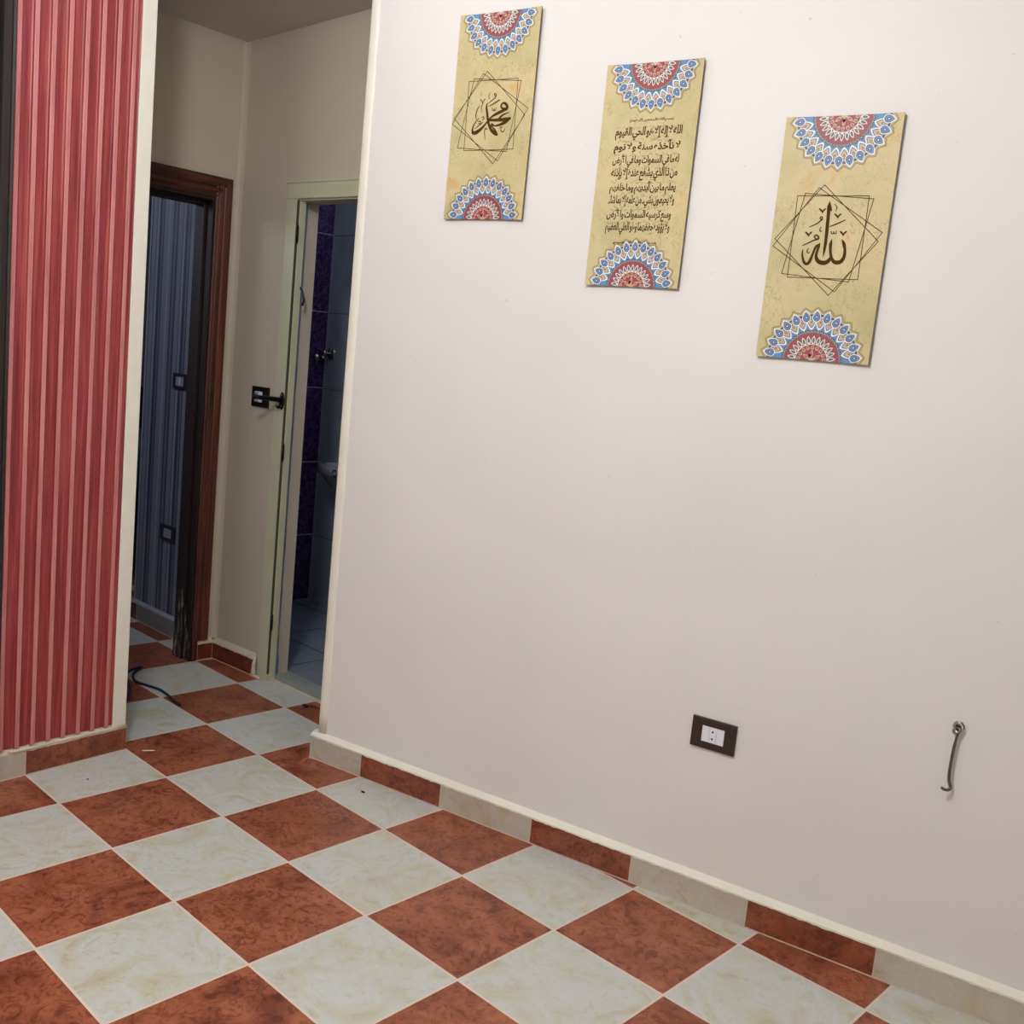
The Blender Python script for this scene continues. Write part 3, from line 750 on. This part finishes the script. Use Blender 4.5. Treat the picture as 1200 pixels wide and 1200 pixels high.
tube(bm, catmull(path, 5), .0029, 10)
shank = [W(2.0815, .6520, .012), W(2.0790, .6380, .012), W(2.0770, .6100, .013), W(2.0762, .5800, .0135), W(2.0765, .5500, .013), W(2.0785, .5330, .012), W(2.0825, .5225, .012), W(2.0830, .5160, .014), W(2.0785, .5130, .018), W(2.0720, .5150, .025), W(2.0675, .5185, .029)]
tube(bm, catmull(shank, 5), [.0030]*8+[.0036]*(5*10+1-8), 12)
obj('hook_rod', bm, M['steel'], e, smooth=True)

# ------------------------------------------------------------------ cable and debris on the floor
cp = [(-.60, .10, .006), (-.66, .17, .006), (-.69, .21, .007), (-.79, .268, .008), (-.87, .296, .009), (-.935, .322, .012), (-.985, .375, .014), (-1.004, .425, .010)]
cq = [(-1.004, .425, .010), (-.992, .408, .008), (-.962, .372, .007), (-.915, .343, .006), (-.860, .331, .006), (-.80, .346, .006), (-.735, .362, .006), (-.66, .358, .006), (-.60, .347, .006), (-.546, .3445, .0055)]
e = empty('floor_cable', (-.85, .33, 0), 'dark blue electric cable curled on the hall floor tiles', 'cable')
bm = bmesh.new(); tube(bm, catmull(cp, 6), .0058, 10); tube(bm, catmull(cq, 6), .0050, 10); obj('jacket', bm, M['cable'], e, smooth=True)
bm = bmesh.new(); tube(bm, catmull([(-.615, .120, .0062), (-.66, .17, .0062), (-.69, .21, .0072), (-.77, .258, .008)], 6), .0064, 10)
o = obj('sleeve', bm, M['purplecable'], e, smooth=True); o['label'] = 'purple outer sleeve'
bm = bmesh.new(); tube(bm, [(-.968, .350, .0135), (-.985, .375, .014), (-1.004, .425, .0102)], .0066, 10)
o = obj('sleeve', bm, M['purplecable'], e, smooth=True); o['label'] = 'purple outer sleeve at the bend'

def chip(name, P, L_, w, h, ang, mat, label, cat):
    bm = bmesh.new(); n = 6; rr = random.Random(int(abs(P[0])*1000))
    M4 = Matrix.Translation(Vector(P)) @ Matrix.Rotation(ang, 4, 'Z')
    lo = [bm.verts.new(M4 @ Vector((math.cos(2*math.pi*i/n)*L_/2*rr.uniform(.8, 1.1), math.sin(2*math.pi*i/n)*w/2*rr.uniform(.7, 1.2), .0002))) for i in range(n)]
    hi = [bm.verts.new(M4 @ (Vector((math.cos(2*math.pi*i/n)*L_/2.6, math.sin(2*math.pi*i/n)*w/3, h*rr.uniform(.7, 1))))) for i in range(n)]
    bm.faces.new(lo[::-1]); bm.faces.new(hi)
    for i in range(n): bm.faces.new((lo[i], lo[(i+1) % n], hi[(i+1) % n], hi[i]))
    o = obj(name, bm, mat, origin=P); props(o, label, cat)
chip('wood_splinter', (-.2201, .0536, 0), .042, .006, .003, math.radians(58), M['splinter'], 'thin pale wood splinter on the red tile at the hall opening', 'splinter')
chip('paint_chip', (.4325, .4413, 0), .018, .009, .004, math.radians(10), M['hole'], 'tiny black chip on the cream tile below the skirting', 'debris')
chip('dirt_speck', (-.1121, -.199, 0), .008, .006, .003, 0, M['hole'], 'tiny dark speck on the cream tile below the red cladding', 'debris')
e = empty('dead_insect', (-.2951, .7355, 0), 'small black dead insect lying by the white threshold line', 'insect')
bm = bmesh.new(); lathe(bm, [(.001, 0), (.007, .008), (.009, .018), (.006, .030), (.001, .036)], Matrix.Translation((-.315, .735, .007)) @ Matrix.Rotation(math.radians(90), 4, 'Y'), 12, .65, 1)
obj('body', bm, M['hole'], e, smooth=True)
for i in range(3):
    bm = bmesh.new(); tube(bm, [(-.300+i*.008, .737, .006), (-.285+i*.01, .748+i*.003, .012), (-.272+i*.014, .755+i*.005, .001)], .0011, 6)
    obj('leg', bm, M['hole'], e)

# ------------------------------------------------------------------ printed wall panels
PW, PH, PT = .2745, .5710, .0032
def bow(x, t): return   .0030 + .0055*(x/(PW/2))**2 + .0015*(t/(PH/2))**2
PRINT = {"1":{"strokes":[[[475,165,10],[500,245,24],[431,343,22],[336,369,16],[282,309,18],[307,240,16],[402,209,20],[456,217,20]],[[470,205,22],[334,152,26],[177,97,26],[23,30,20],[-114,-68,12]],[[578,98,6],[445,71,12],[332,22,18],[255,-43,20]],[[620,-66,26],[430,-85,30],[191,-86,26],[-16,-81,22],[-126,-84,16]],[[624,-72,14],[472,-160,28],[292,-221,22],[141,-243,14],[78,-235,8]],[[-214,385,8],[-223,279,18],[-185,127,22],[-138,-67,24],[-76,-221,24],[17,-361,26],[148,-456,28],[224,-486,22]],[[-125,-90,12],[-227,-201,18],[-353,-320,26],[-501,-406,34],[-613,-413,28],[-643,-337,18],[-614,-213,11],[-537,-92,9],[-447,-13,6]],[[77,-229,16],[6,-183,12],[33,-260,12],[138,-366,18],[222,-470,16]],[[-146,300,5],[19,368,11],[206,462,11]],[[-199,374,5],[-76,444,8],[51,535,9]],[[65,535,8],[77,610,9],[24,648,8],[6,603,8],[60,573,8]],[[-139,692,4],[-179,591,7],[-152,502,5]],[[-443,501,9],[-395,444,8],[-368,396,6]],[[-305,510,9],[-346,450,8],[-372,369,8],[-402,260,8],[-373,130,4]],[[-461,354,4],[-538,225,9],[-571,89,10],[-541,-50,6]],[[-562,-304,5],[-434,-220,8],[-295,-121,7]],[[-452,-159,8],[-381,-167,9],[-403,-95,8],[-465,-109,7]],[[-323,-59,8],[-277,-34,8],[-305,22,8],[-358,3,6]],[[-27,256,6],[2,187,8],[43,185,7],[44,239,6],[72,175,8],[107,195,7],[107,261,5]],[[-133,-326,8],[-197,-312,10],[-221,-380,8],[-199,-505,7],[-169,-622,3]],[[315,-326,5],[372,-410,8],[447,-407,8],[491,-321,4]],[[305,-304,8],[357,-284,8],[389,-318,6]],[[-4,-182,5],[-18,-237,7],[20,-271,5]]],"polys":[],"lines":[[[-902,1021],[782,1016],[829,-906],[-878,-907]],[[-733,1088],[903,942],[607,-968],[-1113,-825]],[[-302,1273],[1129,6],[176,-1301],[-1306,1]],[[-434,1219],[1218,178],[329,-1222],[-1361,-154]]]},"3":{"strokes":[[[335,19,6],[392,-77,24],[435,-208,22],[444,-366,26],[396,-478,30],[313,-517,32],[216,-499,28],[143,-405,22],[100,-255,22],[83,-97,24],[97,15,6]],[[146,-347,10],[113,-441,26],[43,-517,34],[-64,-534,34],[-172,-489,30],[-225,-389,24],[-217,-271,20],[-188,-148,18],[-177,-67,5]],[[-185,-89,6],[-255,-157,20],[-294,-265,18],[-331,-400,20],[-367,-516,26],[-425,-572,22],[-498,-531,22],[-547,-419,16],[-567,-317,13],[-565,-231,5]],[[-484,298,6],[-342,361,9],[-255,426,10],[-198,484,12]],[[-198,484,8],[-207,532,9],[-246,534,8],[-249,495,9],[-207,468,9]],[[8,315,8],[171,382,11],[353,470,7]],[[38,838,4],[97,786,7],[113,728,7],[88,663,4]],[[-195,312,4],[-222,248,8],[-204,198,8],[-167,209,5]],[[-429,-196,4],[-461,-263,9],[-434,-314,8],[-392,-297,5]],[[51,202,7],[72,152,7],[112,155,8],[116,202,6],[136,153,7],[174,156,7],[176,214,6]],[[-581,-140,7],[-446,-73,10],[-330,-12,11],[-233,22,14],[-229,65,13],[-278,106,13],[-321,95,12],[-323,55,11],[-266,16,10]],[[-294,722,12],[-245,680,14],[-210,627,6]],[[88,602,12],[137,560,14],[172,508,6]],[[-552,172,12],[-502,130,14],[-467,77,6]],[[275,199,12],[323,158,14],[358,106,6]],[[-211,632,6],[-197,685,13],[-158,722,12]],[[171,513,6],[185,566,13],[222,603,12]],[[-468,82,6],[-453,136,13],[-414,174,12]],[[357,111,6],[371,164,13],[408,201,12]]],"polys":[[[-80,912],[-12,759],[8,675],[-31,667],[-21,444],[-8,180],[-5,-85],[-20,-272],[-60,-427],[-79,-220],[-80,19],[-96,284],[-107,548],[-124,786]]],"lines":[[[-864,1025],[831,1018],[839,-900],[-853,-903]],[[-684,1085],[944,949],[631,-961],[-1007,-821]],[[-254,1280],[1188,-17],[194,-1292],[-1282,3]],[[-373,1215],[1249,185],[330,-1205],[-1306,-172]]]}}
class Sheet:
    def __init__(self, s, z): self.s, self.z = s, z
    def P(self, x, t, lay): return W(self.s+x, self.z+t, bow(x, t)+PT+lay)

def poly(bm, sh, pts, lay, mi, thick=0):
    vs = [bm.verts.new(sh.P(x, t, lay)) for x, t in pts]
    tris = tessellate_polygon([[Vector((x, t, 0)) for x, t in pts]])
    for tr in tris:
        try: bm.faces.new([vs[i] for i in tr]).material_index = mi
        except ValueError: pass

def ribbon(bm, sh, pts, ws, lay, mi):
    """variable-width pen stroke with rounded ends"""
    P = catmull([Vector((p[0], p[1], w)) for p, w in zip(pts, ws)], 5) if len(pts) > 2 else [Vector((p[0], p[1], w)) for p, w in zip(pts, ws)]
    L_, R_ = [], []
    for i, p in enumerate(P):
        t = (P[min(i+1, len(P)-1)] - P[max(i-1, 0)]); t.z = 0
        if t.length < 1e-9: continue
        t.normalize(); n = Vector((-t.y, t.x, 0))*max(p.z, .0002)/2
        q = Vector((p.x, p.y, 0)); L_.append(q+n); R_.append(q-n)
    lv = [bm.verts.new(sh.P(v.x, v.y, lay)) for v in L_]; rv = [bm.verts.new(sh.P(v.x, v.y, lay)) for v in R_]
    for i in range(len(lv)-1):
        bm.faces.new((lv[i], rv[i], rv[i+1], lv[i+1])).material_index = mi
    for i, sgn in ((0, -1), (len(P)-1, 1)):
        c = P[i]; r = c.z/2
        if r > .0004: poly(bm, sh, [(c.x+r*math.cos(k*math.pi/5), c.y+r*math.sin(k*math.pi/5)) for k in range(10)], lay, mi)

def line(bm, sh, a, b, w, lay, mi, n=14):
    a, b = Vector(a), Vector(b); t = (b-a).normalized(); nn = Vector((-t.y, t.x))*w/2; a = a-t*w/2; b = b+t*w/2
    pv = None
    for i in range(n+1):
        p = a + (b-a)*i/n; cur = (bm.verts.new(sh.P(p.x+nn.x, p.y+nn.y, lay)), bm.verts.new(sh.P(p.x-nn.x, p.y-nn.y, lay)))
        if pv: bm.faces.new((pv[0], pv[1], cur[1], cur[0])).material_index = mi
        pv = cur

# materials of a mandala: 0 gold 1 paper 2 white 3 blue 4 navy 5 sand 6 sky 7 maroon 8 crimson 9 moss
def mandala(bm, sh, top, R=.1285):
    sg = -1 if top else 1; ye = PH/2 if top else -PH/2
    def Q(r, a, lay):                                   # polar, a from the symmetry axis
        x = R*r*math.sin(a); y = R*r*math.cos(a)
        return bm.verts.new(sh.P(x, ye + sg*max(y, 0.0004), lay))
    st = math.radians(13.85)
    def fan(rf, n, lay, mi, amax=math.pi/2, nr=5):
        prev = None
        for k in range(n+1):
            a = -amax + 2*amax*k/n; r = rf(a)
            cur = [Q(r*j/nr, a, lay) for j in range(1, nr+1)]
            if prev:
                for j in range(nr-1): bm.faces.new((prev[j], cur[j], cur[j+1], prev[j+1])).material_index = mi
            prev = cur
    def band(r0, r1, n, lay, mi):
        prev = None
        for k in range(n+1):
            a = -math.pi/2 + math.pi*k/n
            cur = [Q(r(a), a, lay) for r in (r0, r1)]
            if prev: bm.faces.new((prev[0], cur[0], cur[1], prev[1])).material_index = mi
            prev = cur
    def saw(hi, lo): return lambda a: lo + (hi-lo)*(1-abs(((a/st+.5) % 1)-.5)*2)
    def scal(hi, lo, m): return lambda a: lo + (hi-lo)*math.sqrt(max(0, 1-(2*(((a/st*m+.5) % 1)-.5))**2))
    def petal(a, r0, r1, hw, lay, mi, outward=True, n=7):
        pts = []
        for i in range(n+1):
            t = i/n; w = hw*math.sin(math.pi*t**.75)**.8 if outward else hw*math.sin(math.pi*(1-(1-t)**.75))**.8
            pts.append((r0+(r1-r0)*t, w))
        if not outward: pts = [(r0+(r1-r0)*(i/n), hw*(math.sin(math.pi*(1-i/n)**.75)**.8 if i < n else 0)) for i in range(n+1)]
        left, right = [], []
        for r, w in pts:
            da = w/max(r, .05); left.append(Q(r, a-da, lay)); right.append(Q(r, a+da, lay))
        for i in range(n): bm.faces.new((left[i], right[i], right[i+1], left[i+1])).material_index = mi
    e_ = .00018
    band(saw(1.0, .915), saw(.984, .899), 26*4, e_*1, 0)
    band(saw(.974, .889), saw(.966, .881), 26*4, e_*1, 4)
    band(lambda a: .86, lambda a: .50, 60, e_*1, 6)
    band(lambda a: .86, lambda a: .72, 60, e_*1.5, 4)
    band(scal(.575, .535, 2), lambda a: .42, 104, e_*3, 4)
    band(scal(.550, .512, 2), lambda a: .42, 104, e_*4, 5)
    band(scal(.530, .505, 2), lambda a: .28, 104, e_*5, 4)
    band(lambda a: .505, lambda a: .28, 60, e_*6, 7)
    for k in range(-13, 14):
        if abs(k*st/2) < math.radians(86): petal(k*st/2, .535, .492, .014, e_*6.5, 9 if k % 2 else 7)
    for k in range(-7, 7):
        a = (k+.5)*st
        if abs(a) < math.radians(89):
            petal(a, .825, .560, .084, e_*3.5, 2, True); petal(a, .818, .600, .070, e_*3.9, 4, True); petal(a, .81, .618, .060, e_*4.3, 5, True); petal(a, .79, .69, .030, e_*4.8, 9 if k % 2 else 7, True); petal(a, .77, .71, .014, e_*5.2, 5, True)
            petal(a, .60, .555, .022, e_*2.2, 3)
    for k in range(-6, 7):
        a = k*st
        petal(a, .70, .950, .082, e_*5, 2); petal(a, .72, .918, .068, e_*5.6, 4); petal(a, .735, .905, .058, e_*6.2, 3); petal(a, .77, .855, .026, e_*6.8, 4); petal(a, .79, .83, .012, e_*7.3, 2)
        petal(a, .305, .462, .038, e_*7, 2); petal(a, .325, .438, .025, e_*7.6, 9)
    fan(lambda a: .310, 40, e_*7, 2); fan(lambda a: .297, 40, e_*7.6, 8)
    for k in range(-4, 5):
        a = k*math.radians(21)
        petal(a, .20, .29, .034, e_*8.2, 5); petal(a, .225, .275, .018, e_*8.8, 9)
    for k in range(-3, 4):
        a = (k+.0)*math.radians(28)
        petal(a, .05, .20, .034, e_*8.4, 8 if k % 2 else 5); petal(a, .09, .16, .014, e_*8.9, 7)
MM = [M[k] for k in ('gold', 'paper', 'offwhite', 'petalblue', 'navy', 'sand', 'blue', 'maroon', 'crimson', 'moss')]

def sheet_part(name, parent, build, mats):
    bm = bmesh.new(); build(bm); return obj(name, bm, mats, parent)

def wall_panel(s, z, label):
    sh = Sheet(s, z); e = empty('calligraphy_panel', W(s, z, 0), label, 'wall art', 'three printed calligraphy panels on the long wall')
    bm = bmesh.new(); NC, NRW = 28, 12; f, bk = [], []
    for j in range(NRW+1):
        t = -PH/2 + PH*j/NRW
        f.append([bm.verts.new(sh.P(-PW/2+PW*i/NC, t, 0)) for i in range(NC+1)])
        bk.append([bm.verts.new(sh.P(-PW/2+PW*i/NC, t, -PT)) for i in range(NC+1)])
    for j in range(NRW):
        for i in range(NC):
            bm.faces.new((f[j][i], f[j][i+1], f[j+1][i+1], f[j+1][i])); bm.faces.new((bk[j+1][i], bk[j+1][i+1], bk[j][i+1], bk[j][i])).material_index = 1
        bm.faces.new((f[j][0], f[j+1][0], bk[j+1][0], bk[j][0])).material_index = 1
        bm.faces.new((f[j+1][NC], f[j][NC], bk[j][NC], bk[j+1][NC])).material_index = 1
    for i in range(NC):
        bm.faces.new((f[0][i+1], f[0][i], bk[0][i], bk[0][i+1])).material_index = 1
        bm.faces.new((f[NRW][i], f[NRW][i+1], bk[NRW][i+1], bk[NRW][i])).material_index = 1
    bmesh.ops.recalc_face_normals(bm, faces=bm.faces)
    obj('board', bm, [M['paper'], M['board']], e)
    for top in (True, False):
        sheet_part('mandala', e, lambda bm: mandala(bm, sh, top), MM)
        bm = bmesh.new(); q = NR.to_track_quat('Z', 'Y').to_matrix().to_4x4()
        q.translation = sh.P(0 if top else -.004, (PH/2-.012) if top else -(PH/2-.012), 0)
        lathe(bm, [(.0036, 0), (.0034, .0022), (.0016, .0032)], q, 14); obj('screw', bm, M['hole'], e, smooth=True)
    return sh, e

def calligraphy(sh, e, D, wl_):
    U = 1e-4
    def b1(bm):
        for q in D['lines']:
            for i in range(4): line(bm, sh, [v*U for v in q[i]], [v*U for v in q[(i+1) % 4]], .0018, .0003, 0)
    sheet_part('square_outline', e, b1, M['ink2'])
    def b2(bm):
        for st in D['strokes']: ribbon(bm, sh, [(p[0]*U, p[1]*U) for p in st], [p[2]*wl_*1.12 for p in st], .0004, 0)
        for pg in D['polys']: poly(bm, sh, [(p[0]*U, p[1]*U) for p in pg], .0004, 0)
    sheet_part('calligraphy', e, b2, M['ink'])

sh, e = wall_panel(.6153, 2.0759, 'parchment calligraphy panel with a round many-stroked word, leftmost and highest of the three')
calligraphy(sh, e, PRINT['1'], .000300)
sh, e = wall_panel(1.6221, 1.7510, 'parchment calligraphy panel with one tall-stroked word in crossed squares, rightmost and lowest')
calligraphy(sh, e, PRINT['3'], .000272)

# --- middle panel: eight lines of joined Arabic script drawn with contextual letter forms
FORMS = {'ا': (0xFE8D, 0xFE8E), 'أ': (0xFE83, 0xFE84), 'إ': (0xFE87, 0xFE88), 'ؤ': (0xFE85, 0xFE86), 'ء': (0xFE80,), 'د': (0xFEA9, 0xFEAA), 'ذ': (0xFEAB, 0xFEAC),
         'ر': (0xFEAD, 0xFEAE), 'و': (0xFEED, 0xFEEE), 'ة': (0xFE93, 0xFE94), 'ى': (0xFEEF, 0xFEF0)}
for ch_, base in zip('بتثجحخسشصضطظعغفقكلمنهي', (0xFE8F, 0xFE95, 0xFE99, 0xFE9D, 0xFEA1, 0xFEA5, 0xFEB1, 0xFEB5, 0xFEB9, 0xFEBD, 0xFEC1, 0xFEC5, 0xFEC9, 0xFECD, 0xFED1, 0xFED5, 0xFED9, 0xFEDD, 0xFEE1, 0xFEE5, 0xFEE9, 0xFEF1)):
    FORMS[ch_] = (base, base+1, base+2, base+3)
LAM = {'ا': 0xFEFB, 'أ': 0xFEF7, 'إ': 0xFEF9}
def shape_word(w):
    out = []; i = 0; prev = False
    while i < len(w):
        c = w[i]
        if c == 'ل' and i+1 < len(w) and w[i+1] in LAM:
            out.append(chr(LAM[w[i+1]] + (1 if prev else 0))); prev = False; i += 2; continue
        F = FORMS[c]; nxt = i+1 < len(w) and len(FORMS[w[i+1]]) > 1 and len(F) == 4
        if len(F) == 1: out.append(chr(F[0])); prev = False
        elif len(F) == 2: out.append(chr(F[1] if prev else F[0])); prev = False
        else:
            out.append(chr(F[3] if prev and nxt else F[1] if prev else F[2] if nxt else F[0])); prev = nxt
        i += 1
    return ''.join(reversed(out))
def shaped(s): return ' '.join(shape_word(w) for w in reversed(s.split(' ')))
def text_geo(body):
    c = bpy.data.curves.new('tmp', 'FONT'); c.body = body; c.resolution_u = 2; c.space_word = .35; c.offset = .030
    o = bpy.data.objects.new('tmp', c); COL.objects.link(o)
    dg = bpy.context.evaluated_depsgraph_get(); me = bpy.data.meshes.new_from_object(o.evaluated_get(dg))
    v = [tuple(x.co) for x in me.vertices]; f = [tuple(p.vertices) for p in me.polygons]
    bpy.data.objects.remove(o); bpy.data.curves.remove(c); bpy.data.meshes.remove(me)
    return v, f
def script(bm, sh, body, xl, xr, zlo, zhi, marks=True, slope=0):
    v, f = text_geo(shaped(body))
    x0, x1 = min(p[0] for p in v), max(p[0] for p in v); y0, y1 = min(p[1] for p in v), max(p[1] for p in v)
    vs = []
    for x, y, _ in v:
        X = xl+(x-x0)/(x1-x0)*(xr-xl); Z = zlo+(y-y0)/(y1-y0)*(zhi-zlo); vs.append(bm.verts.new(sh.P(X, Z, .0004)))
    for t in f:
        try: bm.faces.new([vs[i] for i in t])
        except ValueError: pass
    if marks:      # vowel strokes above and below the letters
        rr = random.Random(len(body)); x = xl+.004
        while x < xr-.004:
            up = rr.random() < .68; z = (zhi - rr.uniform(0, .006)) if up else (zlo + rr.uniform(0.001, .005)); 
            k = rr.random()
            if k < .7: ribbon(bm, sh, [(x-.0022, z-.0010), (x+.0022, z+.0010)], [.0006, .0009], .0004, 0)
            else: ribbon(bm, sh, [(x-.0012, z), (x, z+.0014), (x+.0012, z), (x, z-.001), (x-.001, z-.0026)], [.0008]*5, .0004, 0)
            x += rr.uniform(.0035, .007)
sh, e = wall_panel(1.1156, 1.9051, 'parchment panel filled with eight lines of Arabic script, middle of the three wall panels')
LINES = ['الله لا إله إلا هو الحي القيوم', 'لا تأخذه سنة ولا نوم', 'له ما في السموات وما في الأرض', 'من ذا الذي يشفع عنده إلا بإذنه',
         'يعلم ما بين أيديهم وما خلفهم', 'ولا يحيطون بشيء من علمه إلا بما شاء', 'وسع كرسيه السموات والأرض', 'ولا يؤوده حفظهما وهو العلي العظيم']
def btext(bm):
    for i, t in enumerate(LINES):
        zb = .0985 - .0348*i
        script(bm, sh, t, -.0945, .0975 - (.004 if i > 5 else 0), zb-.0060, zb+.0285)
sheet_part('script_text', e, btext, M['ink'])
def bsmall(bm):
    script(bm, sh, 'بسم الله الرحمن الرحيم', -.056, .069, .1375, .1475, False)
    pass
def bsmall2(bm):
    script(bm, sh, 'صدق الله العظيم', -.066, .060, -.1760, -.1660, False)
    line(bm, sh, (-.064, -.1725), (-.02, -.1725), .0008, .0004, 0)
sheet_part('small_text', e, bsmall, M['ink2']); sheet_part('small_text', e, bsmall2, M['ink2'])

# ------------------------------------------------------------------ camera
Rm = (([[0.7231363, 0.6837531, 0.0977526], [0.1694081, -0.0383743, -0.9847986], [-0.6696079, 0.7287038, -0.1435831]]))
cam = bpy.data.cameras.new('camera'); co = bpy.data.objects.new('camera', cam); COL.objects.link(co)
r = [Vector(x) for x in Rm]
m3 = Matrix((r[0], -r[1], -r[2])).transposed()
co.matrix_world = Matrix.Translation(Vector([2.78226, -1.54979, 1.38597])) @ m3.to_4x4()
cam.sensor_width = 36; cam.sensor_fit = 'HORIZONTAL'; cam.lens = 36*1189.21/1200
cam.clip_start = .02
SC.camera = co

# ------------------------------------------------------------------ light
def lamp(name, loc, power, col, size):
    l = bpy.data.lights.new(name, 'POINT'); l.energy = power; l.color = col; l.shadow_soft_size = size
    o = bpy.data.objects.new(name, l); o.location = loc; COL.objects.link(o); return o
lamp('room_lamp', (1.6, -1.25, 2.55), 68, (.94, .972, 1), .13)
lamp('opening_lamp', (.45, -.24, 2.6), 5.5, (.94, .972, 1), .09)
lamp('room_lamp_far', (.9, -2.5, 2.5), 17, (.94, .972, 1), .18)
lamp('bedroom_fill', (-2.5, -.6, 2.2), 16, (.75, .85, 1), .2)  # unseen cool fill, added to brighten the wallpaper
lamp('bathroom_fill', (-.75, 1.25, 2.25), 3.4, (.75, .85, 1), .2)  # unseen weak fill, added to lift the bathroom tiles
w = bpy.data.worlds.new('world'); SC.world = w; w.use_nodes = True
w.node_tree.nodes['Background'].inputs[0].default_value = (.8, .85, 1, 1); w.node_tree.nodes['Background'].inputs[1].default_value = .05
SC.view_settings.view_transform = 'Standard'; SC.view_settings.look = 'None'; SC.view_settings.gamma = 1
SC.view_settings.exposure = .40
SC.view_settings.use_curve_mapping = False
